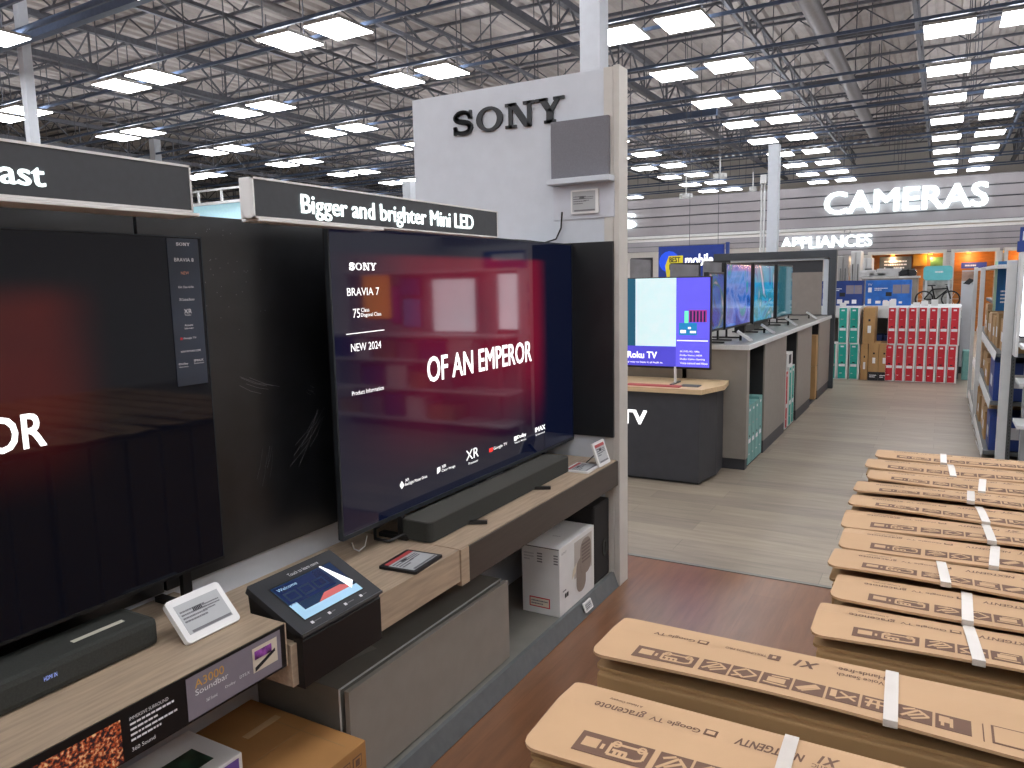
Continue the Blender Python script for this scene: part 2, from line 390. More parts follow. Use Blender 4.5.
# columns
def column(x0, x1, Y, conduit=False, top=6.7):
    mb = MB(); w = x1-x0; mb.box(x0, x1, Y, Y+w, 0, top, W_wall, .004)
    if conduit:
        for dx in (-.05, -.1): mb.tube([(x0+dx, Y+.03, 0), (x0+dx, Y+.03, 3.2)], .018, W_metal)
        mb.box(x0-.12, x0-.02, Y-.02, Y+.06, 3.15, 3.3, W_metal)
    return struct(mb.build('wall_column', W_wall))
column(-2.70, -2.52, 6.0)
column(-2.74, -2.56, 14.0, True, 3.8)
p = onx(32, 100, -12.5); column(-12.59, -12.45, p.y-.1)
GC = p = ony(151, 139, 13); column(p.x-.1, p.x+.1, 13, False, p.z)
p = ony(406, 181, 15.5); column(p.x-.12, p.x+.12, 15.5, False, p.z)

# ================================================================== BRANDED BAY
WX = -1.744
struct(box('wall_display', (WX-.1, WX, -1.2, 3.37, 0, 1.68), W_wall, None, .003))
for i, (y0, y1, lab) in enumerate(((-1.2, 1.178, 'dark glossy wall panel behind the left television'), (1.186, 1.862, 'tall glossy black wall panel with fine grey marks between the two televisions'), (1.87, 3.36, 'dark glossy wall panel hidden behind the right television'))):
    mb = MB(); mb.box(WX+.001, WX+.025, y0, y1, .725, 1.695, BLKG, .002)
    o = tag(mb.build('back_panel', BLKG), lab, 'wall panel', 'dark panels on the display wall')
    if i == 1:
        R = random.Random(3); fr2 = FX(WX+.025); mb = MB()
        for c0, d0, L, n in (((1.48, 1.25), (.5, -.2), .25, 5), ((1.55, 1.02), (-.15, -.5), .2, 6), ((1.78, 1.1), (-.4, -.45), .35, 8), ((1.72, 1.18), (.2, -.1), .12, 4)):
            for j in range(n):
                a, b = c0[0]+R.uniform(-.02, .02), c0[1]+R.uniform(-.02, .02); dx, dy = d0[0]+R.uniform(-.1, .1), d0[1]+R.uniform(-.1, .1)
                l = L*R.uniform(.4, 1); pts = [(a, b), (a+dx*l*.5, b+dy*l*.62), (a+dx*l, b+dy*l)]
                for (p, q) in zip(pts, pts[1:]):
                    if 1.2 < q[0] < 1.85: shape(mb, fr2, [p, q, (q[0], q[1]-.0012), (p[0], p[1]-.0012)], PRG, .0003, .0002)
        for j in range(45):
            a, b = R.gauss(1.42, .07), R.gauss(1.5, .09)
            if 1.2 < a < 1.85 and b < 1.69: rect(mb, fr2, a, b, a+.0022, b+.0022, PRG, .0003, .0002)
        mb.build('fine_marks', PRG, o)  # thin grey lines and dots laid over the panel

# pylon
PY = 3.372; PX0, PX1, PZ = ony(412, 99, PY).x, -1.322, 2.472
t = thing('logo_pylon', 'tall white pylon wall with dark slab serif lettering facing the camera', 'pylon', (-1.9, PY+.05, 0))
mb = MB(); mb.box(PX0, PX1-.03, PY, PY+.09, 0, PZ, W_wall, .002); mb.build('panel', W_wall, t)
mb = MB(); mb.box(PX1-.03, PX1, PY-.004, PY+.105, .0, PZ+.006, G_trim, .004); mb.box(PX1-.075, PX1-.03, PY-.006, PY, .0, PZ, G_trim, .001); mb.build('edge_trim', G_trim, t)
fr = FY(PY); a0, b0 = fr.hit(454, 136.5); a1, b1 = fr.hit(564, 119.5)
mb = MB(); slab_logo(mb, fr, a0, b0, a1-a0, .118, mat('logo_dark', '2b2e33', .5), .0, .012); mb.build('logo_lettering', None, t)
BP = mat('pylon_black_panel', '1f2124', .35, vary=.1)
mb = MB(); mb.box(-1.86, -1.562, PY-.018, PY-.002, .752, 1.688, BP, .001); mb.box(-1.559, -1.349, PY-.018, PY-.002, .752, 1.688, BP, .001)
tag(mb.build('black_panel', BP), 'matt black panel boards on the pylon beside the right television', 'panel')
t = thing('square_speaker_panel', 'square grey fabric panel mounted high on the white pylon', 'panel', (-1.5, PY, 2.1))
mb = MB(); mb.box(-1.66, -1.365, PY-.03, PY-.001, 1.99, 2.257, mat('grey_fabric', '75757c', .8, noise=200, vary=.08), .003); mb.build('cover', None, t)
tag(box('small_ledge', (-1.668, -1.345, PY-.07, PY-.001, 1.962, 1.988), W_wall, None, .003), 'thin white ledge under the grey square panel on the pylon', 'ledge')
tag(box('backing_plate', (-1.66, -1.345, PY-.008, PY-.001, 1.80, 1.96), mat('pale_plate', 'c8ccd6', .5), None, .002), 'pale backing plate holding a small electronic label on the pylon', 'plate')
t = thing('electronic_label', 'small electronic paper label under the ledge on the white pylon', 'label', (-1.49, PY-.01, 1.87))
mb = MB(); shape(mb, FY(PY-.009), rrect(-1.562, 1.823, -1.42, 1.934, .006), W_plas, 0, .012); mb.build('casing', W_plas, t)
EINK = mat('e_ink_grey', 'b4b7ba', .45, vary=.03)
def eink(parent, fr, a0, b0, a1, b1, lift, redtop=False, seed=1):
    mb = MB(); rect(mb, fr, a0, b0, a1, b1, EINK, lift, .0004); w, h = a1-a0, b1-b0
    o = mb.build('screen', EINK, parent); mb = MB(); l2 = lift+.0006
    dk = RED if redtop else PRG
    if redtop: rect(mb, fr, a0, b1-h*.16, a1, b1, RED2, l2, .0003)
    squiggle(mb, fr, a0+w*.05, b0+h*.35, w*.55, h*.45, PRG, 4, seed, l2); squiggle(mb, fr, a0+w*.5, b0+h*.5, w*.42, h*.25, PRG, 3, seed+1, l2)
    for i in range(6): rect(mb, fr, a0+w*(.32+.035*i), b0+h*.62, a0+w*(.345+.035*i), b0+h*.76, PRB, l2+.0003, .0003)
    rect(mb, fr, a0+w*.08, b0+h*.02, a1-w*.02, b0+h*.1, PRG, l2, .0003)
    mb.build('print', PRB, o)
eink(t, FY(PY-.021), -1.553, 1.832, -1.435, 1.926, .0005, seed=4)
mb = MB(); P = [ony(562, 212, PY-.02), ony(561, 228, PY-.02), ony(556, 239, PY-.02), ony(544, 243, PY-.03), ony(530, 241, PY-.05), ony(515, 240, PY-.08)]
mb.tube(P, .004, BLK); tag(mb.build('power_cable', BLK), 'thin black cable hanging from the label down behind the right television', 'cable')

# lit header signs
def header(label, y0, y1, z0, z1, body, bl, br, tl):
    X0, X1 = -1.548, -1.50
    t = thing('header_sign', label, 'sign', ((X0+X1)/2, (y0+y1)/2, z0))
    mb = MB(); mb.box(X0, X1-.006, y0, y1, z0, z1, W_plas, .002)
    for zz in (z0, z1-.005): mb.box(X1-.006, X1+.001, y0, y1, zz, zz+.005, W_plas)
    for yy in (y0, y1-.004): mb.box(X1-.006, X1+.001, yy, yy+.004, z0, z1, W_plas)
    mb.build('casing', W_plas, t)
    mb = MB(); mb.box(X1-.006, X1-.001, y0+.004, y1-.004, z0+.005, z1-.005, DGREY); mb.build('sign_face', DGREY, t)
    mb = MB(); ptext(mb, FX(X1), body, bl, br, tl, EM_W, bold=.013, lift=-.0005, depth=.002); mb.build('lettering', EM_W, t)
    for yy in (y0+.25, y1-.25): mb = MB(); mb.box(WX, X0, yy, yy+.03, z0+.01, z0+.025, W_metal); mb.build('bracket', W_metal, t)
    return t
header('dark grey header sign with lit words Bigger and brighter Mini LED', 1.357, 2.553, 1.676, 1.777, 'Bigger and brighter Mini LED', (302, 219), (473.5, 231), (302, 194))
# left sign: only the end of its wording is in view
t = header('dark grey header sign at the photo left edge with lit letters ast', -.6, 1.18, 1.676, 1.781, 'ast', (0, 185), (46, 188), (0, 160))
for ch in t.children:
    if ch.name.startswith('lettering'): bpy.data.objects.remove(ch); break
mb = MB(); a1, b1 = FX(-1.5).hit(46, 187.5); text(mb, FX(-1.5), 'Enhanced contrast', a1-.53, b1, .53, .044, EM_W, bold=.013, lift=-.0005, depth=.002); mb.build('lettering', EM_W, t)
struct(box('trim_3', (-1.6, -1.497, -1.2, 1.195, 1.668, 1.6755), W_plas)); struct(box('trim_4', (-1.56, -1.497, 1.37, 1.86, 1.669, 1.6755), W_plas))

# ---------------------------------------------------------------- televisions
def screen_mat(name, base, red, box_, soft, strength, rough=.05, ior=1.6):
    M = bpy.data.materials.new(name); M.use_nodes = True; nt = M.node_tree; b = nt.nodes['Principled BSDF']; N = nt.nodes.new; L = nt.links.new
    b.inputs['Base Color'].default_value = (.003, .004, .006, 1); b.inputs['Roughness'].default_value = rough; b.inputs['IOR'].default_value = ior
    tc = N('ShaderNodeTexCoord'); sp = N('ShaderNodeSeparateXYZ'); L(tc.outputs['Object'], sp.inputs[0])
    nz = N('ShaderNodeTexNoise'); nz.inputs['Scale'].default_value = 3; nz.inputs['Detail'].default_value = 3; L(tc.outputs['Object'], nz.inputs['Vector'])
    def edge(out, e0, e1):
        m = N('ShaderNodeMapRange'); m.interpolation_type = 'SMOOTHSTEP'; m.inputs['From Min'].default_value = e0; m.inputs['From Max'].default_value = e1; L(out, m.inputs['Value']); return m.outputs['Result']
    y0, y1, z0, z1 = box_
    def mul(a, c): q = N('ShaderNodeMath'); q.operation = 'MULTIPLY'; L(a, q.inputs[0]); L(c, q.inputs[1]); return q.outputs[0]
    f = mul(mul(edge(sp.outputs['Y'], y0-soft[0], y0+soft[0]), edge(sp.outputs['Y'], y1+soft[1], y1-soft[1])), mul(edge(sp.outputs['Z'], z0-soft[2], z0+soft[2]), edge(sp.outputs['Z'], z1+soft[3], z1-soft[3])))
    nm = N('ShaderNodeMapRange'); nm.inputs['From Min'].default_value = .3; nm.inputs['From Max'].default_value = .75; nm.inputs['To Min'].default_value = .55; nm.inputs['To Max'].default_value = 1; L(nz.outputs['Fac'], nm.inputs['Value'])
    f = mul(f, nm.outputs['Result'])
    mx = N('ShaderNodeMix'); mx.data_type = 'RGBA'; L(f, mx.inputs[0]); mx.inputs[6].default_value = (*lin(base), 1); mx.inputs[7].default_value = (*lin(red), 1)
    L(mx.outputs[2], b.inputs['Emission Color']); b.inputs['Emission Strength'].default_value = strength
    return M
TVX = -1.563
T1 = onx(327, 225, TVX); T2 = onx(573.6, 439, TVX)
ty0, ty1, tz1, tz0 = T1.y, T2.y, T1.z+.003, T2.z
t = thing('television', 'large television on the shelf showing red picture with words OF AN EMPEROR', 'television', (TVX, (ty0+ty1)/2, tz0), 'televisions in the branded bay')
mb = MB(); mb.box(TVX-.05, TVX-.006, ty0+.03, ty1-.03, tz0+.05, tz1-.03, BLK, .01); mb.box(TVX-.02, TVX-.002, ty0, ty1, tz0, tz1, BLK, .001); mb.build('cabinet', BLK, t)
mb = MB(); BZ = mat('tv_bezel', '3c4248', .3, .6)
mb.box(TVX-.012, TVX+.002, ty0-.003, ty0+.004, tz0, tz1, BZ); mb.box(TVX-.012, TVX+.002, ty1-.004, ty1+.002, tz0, tz1, BZ); mb.box(TVX-.012, TVX+.002, ty0, ty1, tz1-.005, tz1, BZ); mb.box(TVX-.012, TVX+.002, ty0, ty1, tz0, tz0+.014, BZ)
mb.build('bezel', BZ, t)
SM = screen_mat('television_picture', '0a1230', '9c1438', (2.02, 3.03, 1.0, 1.6), (.4, .07, .2, .012), .5)
mb = MB(); mb.box(TVX-.004, TVX, ty0+.006, ty1-.006, tz0+.014, tz1-.006, SM); scr = mb.build('screen', SM, t)
def PT(fn, par, *a, **k): mb = MB(); fn(mb, *a, **k); return mb.build('screen_text', EM_S, par)
fr = FX(TVX)
PT(ptext, scr, fr, 'OF AN EMPEROR', (427.5, 383), (531.5, 362), (427.5, 357), EM_S, bold=.02)
ratio = (fr.hit(531.5, 362)[0]-fr.hit(427.5, 383)[0])/(fr.hit(427.5, 357)[1]-fr.hit(427.5, 383)[1])
a, b = fr.hit(349, 270); a1, _ = fr.hit(376, 269); PT(slab_logo, scr, fr, a, b, a1-a, .022, EM_S, .0006, .0004)
PT(ptext, scr, fr, 'BRAVIA 7', (347, 296), (379, 293), (347, 288), EM_S, bold=0)
PT(ptext, scr, fr, '75', (353, 318), (360, 317), (353, 309), EM_S, bold=0); PT(ptext, scr, fr, 'Class', (361, 312), (369, 311.5), (361, 308), EM_S); PT(ptext, scr, fr, 'Diagonal Class', (361, 318), (381, 316.5), (361, 313), EM_S)
PT(ptext, scr, fr, 'NEW 2024', (351, 352), (381, 347.5), (351, 344), EM_S); PT(ptext, scr, fr, 'Product Information', (352, 396), (383.5, 389.5), (352, 391.5), EM_S, bold=0)
PT(pshape, scr, fr, [(346, 334), (384, 329.5), (384, 330.3), (346, 334.8)], EM_S)
PT(ptext, scr, fr, 'XR', (466, 461), (478.5, 457), (466, 451), EM_S, bold=0); PT(ptext, scr, fr, 'Processor', (468.5, 465), (478, 461.5), (468.5, 462.5), EM_S)
PT(ptext, scr, fr, 'Google TV', (493.5, 451), (507, 446), (493.5, 447), EM_S, bold=0); PT(pshape, scr, fr, [(489,452.5),(492.6,451),(492.6,447.3),(489,448.8)], EM_R)
PT(ptext, scr, fr, 'Dolby', (517, 440), (526, 436.5), (517, 435.5), EM_S, bold=.02); PT(pshape, scr, fr, [(514,441),(516.6,440.2),(516.6,436),(514,436.8)], EM_S); PT(ptext, scr, fr, 'Vision Atmos', (514.5, 444), (526, 440), (514.5, 442), EM_S)
PT(ptext, scr, fr, 'IMAX', (535, 432.6), (545, 429), (535, 427.8), EM_S, bold=.02); PT(ptext, scr, fr, 'Enhanced', (535.5, 436), (544.5, 432.5), (535.5, 434.4), EM_S)
PT(ptext, scr, fr, 'XR', (405, 482), (409, 480.8), (405, 479), EM_S); PT(ptext, scr, fr, 'Backlight Master Drive', (405, 487), (427, 477.5), (405, 483), EM_S, bold=0)
PT(ptext, scr, fr, 'XR', (441.5, 468.5), (446, 467), (441.5, 465.5), EM_S); PT(ptext, scr, fr, 'Clear Image', (441.5, 473), (455, 467), (441.5, 469.5), EM_S, bold=0)
PT(pshape, scr, fr, [(401.5,489),(404,485),(401.5,481),(399.6,485.5)], EM_S); PT(pshape, scr, fr, [(437,474),(440,471),(440,466.5),(437,468)], EM_S)
for yy in (ty0+.3, ty1-.3):
    mb = MB(); mb.box(TVX-.02, TVX-.004, yy-.01, yy+.01, .66, tz0+.02, BLK); mb.bar((TVX-.1, yy, .648), (TVX+.02, yy, .648), .03, BLK, .014); mb.build('foot', BLK, t)

LX = -1.59
L1 = onx(201, 237, LX); L2 = onx(222, 559, LX); ly1, lz1, lz0 = L1.y, L1.z, L2.z; ly0 = ly1-1.72
t = thing('television', 'huge dark television cut off by the left photo edge, showing letters OR', 'television', (LX, 0.4, lz0), 'televisions in the branded bay')
mb = MB(); mb.box(LX-.05, LX-.006, ly0+.03, ly1-.03, lz0+.05, lz1-.03, BLK, .01); mb.box(LX-.02, LX-.003, ly0, ly1, lz0, lz1, BLK, .001); mb.build('cabinet', BLK, t)
mb = MB(); mb.box(LX-.012, LX+.001, ly1-.003, ly1, lz0, lz1, BZ); mb.box(LX-.012, LX+.001, ly0, ly1, lz1-.003, lz1, BZ); mb.box(LX-.012, LX+.001, ly0, ly1, lz0, lz0+.007, BLK); mb.build('bezel', BZ, t)
SL = screen_mat('left_television_picture', '06060f', '6a1a12', (.0, .93, 1.2, 1.5), (.3, .09, .14, .04), .5, .04, 1.4)
mb = MB(); mb.box(LX-.004, LX, ly0+.004, ly1-.003, lz0+.007, lz1-.004, SL); scr = mb.build('screen', SL, t)
fr = FX(LX); mb = MB(); a1, b0 = fr.hit(47, 445.5); _, b1 = fr.hit(28, 413); text(mb, fr, 'OF AN EMPEROR', a1-ratio*(b1-b0), b0, ratio*(b1-b0), b1-b0, EM_S, bold=.02)
mb.build('screen_text', EM_S, scr)
# card strip taped on the right edge of the left screen
mb = MB(); SCD = mat('feature_strip', '2c3442', .3, vary=.5, noise=2.5); a0, b1 = fr.hit(165, 235); a1, b0 = fr.hit(211, 384)
_, b0 = fr.hit(190, 385); a0, _ = fr.hit(166, 240); a1 = ly1-.012
rect(mb, fr, a0, b0, a1, b1-.006, SCD, .0012, .0006); strip = mb.build('feature_strip', SCD, t); mb = MB(); w = a1-a0; h = b1-b0; c = (a0+a1)/2; SW = PRW; l = .0022
slab_logo(mb, fr, c-w*.22, b0+h*.935, w*.44, h*.02, SW, l, .0002)
for ty, body, ww, hh, mm in ((.83,'BRAVIA 8',.62,.024,SW),(.745,'NEW',.26,.02,mat('copper_print','c98a70',.5)),(.655,'65in Class 64.5in',.5,.014,SW),(.57,'XR Contrast Booster',.5,.018,SW),(.485,'XR',.26,.03,SW),(.47,'Processor',.2,.01,SW),(.4,'Acoustic',.28,.014,SW),(.38,'Surface Audio+',.3,.012,SW),(.31,'Google TV',.42,.016,SW),(.225,'SONY PICTURES CORE',.66,.012,SW)):
    text(mb, fr, body, c-w*ww/2, b0+h*ty, w*ww, h*hh, mm, bold=.01, lift=l)
text(mb, fr, 'Dolby', c-w*.42, b0+h*.14, w*.3, h*.016, SW, lift=l); text(mb, fr, 'Vision Atmos', c-w*.42, b0+h*.125, w*.3, h*.008, SW, lift=l); text(mb, fr, 'IMAX', c+w*.08, b0+h*.155, w*.32, h*.016, SW, lift=l); text(mb, fr, 'Enhanced', c+w*.08, b0+h*.14, w*.32, h*.008, SW, lift=l)
rect(mb, fr, c-w*.31, b0+h*.31, c-w*.24, b0+h*.326, RED, l, .0002)
mb.build('strip_print', SW, strip)
fp = onx(186, 597, -1.62); 
mb = MB(); mb.box(LX-.035, LX-.02, fp.y-.012, fp.y+.014, .715, lz0+.03, BLK, .002); mb.bar((LX-.14, fp.y, .712), (LX+.03, fp.y, .712), .022, BLK, .014); mb.build('foot', BLK, t)

# ---------------------------------------------------------------- shelves
SZ, LSZ, SFX = .641, .705, -1.333
t = thing('wall_shelf', 'raised left oak shelf with printed soundbar strip along its front edge', 'shelf', (-1.5, .4, .6), 'oak shelves of the bay')
YE = 1.222
mb = MB(); mb.box(WX, SFX-.004, -1.2, YE, LSZ-.108, LSZ, OAK, .001); mb.build('board', OAK, t)
mb = MB(); mb.box(SFX-.004, SFX, -1.2, YE-.004, LSZ-.108, LSZ-.002, BLK); st = mb.build('graphic_strip', BLK, t)
fr = FX(SFX); mb = MB(); z0, z1 = LSZ-.106, LSZ-.008
yl, _ = fr.hit(186, 690); yr = YE-.02
rect(mb, fr, yl, z0+.004, yr, z1, LILAC); text(mb, fr, 'A3000', yl+.02, z1-.03, .075, .019, GOLD, lift=.002, bold=0); text(mb, fr, 'Soundbar', yl+.02, z1-.046, .085, .013, PRW, lift=.002, bold=0)
for i, (dx, body) in enumerate(((.025, '360 Sound'), (.075, 'Dolby'), (.115, 'DTS:X'), (.155, 'LDAC'))): text(mb, fr, body, yl+dx+.02, z0+.026+i*.004, .028, .007, PRW, lift=.002, bold=0)
pic = mat('panorama_print', '8a4a9a', .4, vary=.9, noise=60)
rect(mb, fr, yr-.085, z0+.028, yr-.012, z1-.012, CREAM, .0016); rect(mb, fr, yr-.08, z0+.058, yr-.03, z1-.02, pic, .003); shape(mb, fr, [(yr-.08, z0+.03), (yr-.02, z0+.055), (yr-.02, z0+.062), (yr-.08, z0+.04)], PRB, .003)
y2, _ = fr.hit(122, 712); y3, _ = fr.hit(176, 690)
text(mb, fr, 'IMMERSIVE SURROUND', y2+.012, z1-.022, .085, .007, PRW, lift=.002, bold=0)
for i in range(4): squiggle(mb, fr, y2+.012, z1-.034-i*.011, .105, .009, PRW, 1, i, .002)
text(mb, fr, '360 Sound', y2+.012, z0+.012, .05, .008, PRW, lift=.002)
y4, _ = fr.hit(40, 755)
FIRE = bpy.data.materials.new('city_lights_photo_print'); FIRE.use_nodes = True; nt = FIRE.node_tree; bs = nt.nodes['Principled BSDF']; vo = nt.nodes.new('ShaderNodeTexNoise'); vo.inputs['Scale'].default_value = 150; tc = nt.nodes.new('ShaderNodeTexCoord'); rp = nt.nodes.new('ShaderNodeValToRGB')
rp.color_ramp.elements[0].position = .42; rp.color_ramp.elements[0].color = (.02, .01, .02, 1); rp.color_ramp.elements[1].position = .7; rp.color_ramp.elements[1].color = (1, .75, .4, 1); e = rp.color_ramp.elements.new(.55); e.color = (.6, .1, .02, 1)
nt.links.new(tc.outputs['Object'], vo.inputs['Vector']); nt.links.new(vo.outputs['Fac'], rp.inputs['Fac']); nt.links.new(rp.outputs['Color'], bs.inputs['Base Color'])
rect(mb, fr, y4-.08, z0+.001, y2-.006, z1-.01, FIRE)
mb.build('strip_print', PRW, st)
mb = MB(); mb.box(SFX-.03, SFX+.0005, YE-.004, YE, LSZ-.108, LSZ, OAK); mb.build('end_edge', OAK, t)

t = thing('wall_shelf', 'middle oak shelf with oak front edge between touch kiosk and soundbar', 'shelf', (-1.5, 1.6, .55), 'oak shelves of the bay')
mb = MB(); mb.box(WX, SFX, YE+.012, 1.975, SZ-.108, SZ, OAK, .0015); mb.build('board', OAK, t)
t = thing('wall_shelf', 'right oak shelf with dark brown front edge under the black soundbar', 'shelf', (-1.5, 2.7, .55), 'oak shelves of the bay')
mb = MB(); mb.box(WX, SFX-.004, 1.979, 3.365, SZ-.125, SZ, OAK, .001); mb.build('board', OAK, t)
mb = MB(); mb.box(SFX-.004, SFX+.003, 2.03, 3.365, SZ-.125, SZ-.004, DKWOOD, .0008); mb.build('front_edge', DKWOOD, t)
mb = MB(); mb.box(SFX-.004, SFX+.003, 1.979, 2.028, SZ-.125, SZ-.002, OAK, .0008); mb.build('front_block', OAK, t)

# base platform with sloping kick
mb = MB()
y0, y1 = -1.2, 3.365
mb.prism([(WX, y0, 0), (-1.33, y0, 0), (-1.345, y0, .02), (-1.362, y0, .062), (-1.362, y0, .067), (WX, y0, .067)], (0, 1, 0), y1-y0, GREYD)
t = thing('display_plinth', 'long low grey plinth with sloping metal kick strip along the wood floor', 'plinth', (-1.5, 1, 0)); mb.build('base', GREYD, t)
mb = MB(); mb.prism([(-1.328, y0, 0), (-1.326, y0, .004), (-1.334, y0, .022), (-1.352, y0, .069), (-1.366, y0, .071), (-1.366, y0, .067), (-1.36, y0, .062), (-1.343, y0, .02)], (0, 1, 0), y1-y0, GREYK); mb.build('kick_strip', GREYK, t)
def slope_tag(label, y):
    t = thing('price_tag', label, 'price tag', (-1.36, y, .06), 'small price tags on the kick strip')
    n = V((.047, 0, .018)).normalized(); u = V((0, 1, 0)); v = n.cross(u)
    fr = Frame(V((-1.341, y, .042)) + n*.006, u, v)
    mb = MB(); shape(mb, fr, rrect(-.04, -.022, .04, .022, .004), W_plas, 0, .006); mb.build('casing', W_plas, t); mb = MB(); rect(mb, fr, -.033, -.016, .033, .016, EINK, .0062, .0004); squiggle(mb, fr, -.028, -.012, .05, .024, PRG, 3, 2, .0068); mb.build('screen', EINK, t)
slope_tag('small white price tag on the kick strip below the white speaker carton', 3.0)
slope_tag('small white price tag on the kick strip at the photo bottom edge', 1.61)

# grey drawer cabinet under shelf
CY0, CY1, CZ = 1.475, 2.372, .385
t = thing('base_cabinet', 'low grey cabinet with flat grey door under the oak shelf', 'cabinet', (-1.55, 1.9, .1))
mb = MB(); mb.box(WX, -1.418, CY0, CY1, .068, CZ, GREYD, .001); mb.build('body', GREYD, t)
mb = MB(); mb.box(-1.418, -1.414, CY0, CY1, CZ-.004, CZ, W_metal); mb.box(-1.418, -1.414, CY0, CY0+.004, .1, CZ, W_metal); mb.build('edge_band', W_metal, t)
mb = MB(); mb.box(-1.402, -1.385, CY0+.006, CY1+.004, .074, CZ-.004, GREYC, .001); mb.box(-1.414, -1.402, CY0+.05, CY1-.05, .12, CZ-.03, BLK); dr = mb.build('door', GREYC, t)
mb = MB(); q = onz(355, 655, CZ+.001); fr = Frame((q.x, q.y, CZ), (.25, 1, 0), (-1, .25, 0)); rect(mb, fr, -.07, -.016, .07, .016, mat('frosted_tape', '8d8a84', .3), .0005, .0005); tag(mb.build('tape_strip', None), 'strip of frosted tape on the grey cabinet top beneath the kiosk', 'tape')

# speaker carton and subwoofer
t = thing('speaker_carton', 'white cardboard carton with speaker picture and red bordered sticker under the shelf', 'carton', (-1.43, 2.9, .068))
SX0, SX1, SY0, SY1, S0, S1 = -1.548, -1.366, 2.78, 3.15, .0685, .375
WCARD = mat('white_carton', 'dcdcdc', .55, vary=.03)
mb = MB(); mb.box(SX0, SX1, SY0, SY1, S0, S1, WCARD, .002); mb.build('body', WCARD, t)
fr = FY(SY0); mb = MB(); 
rect(mb, fr, SX0+.002, S1-.006, SX1-.002, S1-.003, PRB); 
for z in (S1-.03-.012*i for i in range(4)): rect(mb, fr, SX0+.075, z-.006, SX0+.10, z, PRG); rect(mb, fr, SX0+.155, z-.006, SX0+.175, z, PRG)
squiggle(mb, fr, SX0+.01, S1-.07, .05, .04, mat('faint_print', 'b9b9bd', .6), 3, 5)
mb.build('end_print', PRG, t)
mb = MB(); rect(mb, fr, SX0+.035, S0+.03, SX0+.135, S0+.075, RED); rect(mb, fr, SX0+.04, S0+.035, SX0+.13, S0+.07, CREAM, .0016); squiggle(mb, fr, SX0+.045, S0+.04, .08, .025, PRG, 2, 8, .0024); mb.build('sticker', RED, t)
fr = FX(SX1); mb = MB(); TP = mat('taupe_print', '8d8078', .6); TP2 = mat('taupe_dark', '6e625c', .6)
rect(mb, fr, SY0+.15, S0+.12, SY1-.03, S1-.02, mat('taupe_light', 'b9b2ac', .6)); shape(mb, fr, rrect(SY0+.17, S0+.04, SY0+.27, S0+.2, .045, 6), TP, .0016); shape(mb, fr, rrect(SY0+.21, S0+.11, SY0+.33, S1-.03, .05, 6), TP, .0024); 
for i in range(6): rect(mb, fr, SY0+.225, S0+.17+.016*i, SY0+.315, S0+.178+.016*i, TP2, .0034)
text(mb, fr, 'SONY', SY0+.02, S1-.035, .05, .01, PRG); shape(mb, fr, [(SY0+.12, S0+.13), (SY0+.16, S0+.15), (SY0+.17, S0+.19), (SY0+.13, S0+.17)], CREAM, .003)
rect(mb, fr, SY0+.05, S0+.07, SY0+.065, S0+.09, PRB); rect(mb, fr, SY0+.07, S0+.07, SY0+.085, S0+.09, PRB); squiggle(mb, fr, SY0+.03, S0+.1, .05, .012, PRG, 1, 3)
mb.build('side_print', TP, t)
mb = MB(); fr = Frame((0, 0, S1), (1, 0, 0), (0, 1, 0)); text(mb, fr, 'SONY', -1.47, 2.92, .04, .014, PRG); mb.build('top_print', PRG, t)
t = thing('subwoofer', 'black box subwoofer with round port under the shelf beside the pylon', 'speaker', (-1.55, 3.23, .068))
mb = MB(); mb.box(-1.70, -1.372, 3.165, 3.355, .0685, .455, BLKM, .012); mb.build('body', BLKM, t)
mb = MB(); fr = FX(-1.3715)
for i in range(20):
    t0, t1 = 2*math.pi*i/20, 2*math.pi*(i+1)/20
    shape(mb, fr, [(3.29+.028*math.cos(t0), .22+.045*math.sin(t0)), (3.29+.028*math.cos(t1), .22+.045*math.sin(t1)), (3.29+.016*math.cos(t1), .22+.03*math.sin(t1)), (3.29+.016*math.cos(t0), .22+.03*math.sin(t0))], SBAR, -.0005, .004)
mb.build('port', SBAR, t)

# soundbars
t = thing('soundbar', 'long black soundbar on the oak shelf in front of the right television', 'soundbar', (-1.52, 2.5, SZ), 'soundbars on the shelves')
q = onz(431, 544, SZ); q2 = onz(566.5, 471, SZ)
sb0, sb1, sx1 = q.y-.005, q2.y, q.x+.004; sx0 = sx1-.13
mb = MB(); mb.prism([(x_, y_, SZ+.004) for x_, y_ in rrect(sx0, sb0, sx1, sb1, .022)], (0, 0, 1), .066, SBAR); mb.build('body', SBAR, t)
mb = MB(); mb.prism([(x_, y_, SZ+.07) for x_, y_ in rrect(sx0+.002, sb0+.002, sx1-.002, sb1-.002, .02)], (0, 0, 1), .003, SBARL); lid = mb.build('top_plate', SBARL, t)
fr = Frame((0, 0, SZ+.073), (0, 1, 0), (-1, 0, 0)); mb = MB(); a, b = fr.hit(473, 487); rect(mb, fr, a, b, a+.32, b+.02, BLK, .0004, .0003); text(mb, fr, 'SONY', a+.01, b+.005, .05, .01, PRW, lift=.0012); squiggle(mb, fr, a+.12, b+.006, .18, .008, PRW, 1, 9, .0012)
mb.build('control_print', PRW, lid)
for q in ((470, 523), (538, 489)):
    p = onz(*q, SZ); mb = MB(); mb.bar((sx1-.02, p.y-.02, SZ+.007), (sx1+.055, p.y+.02, SZ+.007), .018, BLK, .012); mb.build('foot', BLK, t)
mb = MB(); mb.tube([(sx0+.02, sb0+.01, SZ+.02), (sx0-.0, sb0-.06, SZ+.01), (sx0-.05, sb0-.07, SZ+.015), (sx0-.11, sb0-.0, SZ+.02), (sx0-.13, sb0+.1, SZ+.02)], .006, BLK); mb.build('lead', BLK, t)
t = thing('soundbar', 'black soundbar at lower left on the raised shelf, cut by photo edge', 'soundbar', (-1.57, .6, LSZ), 'soundbars on the shelves')
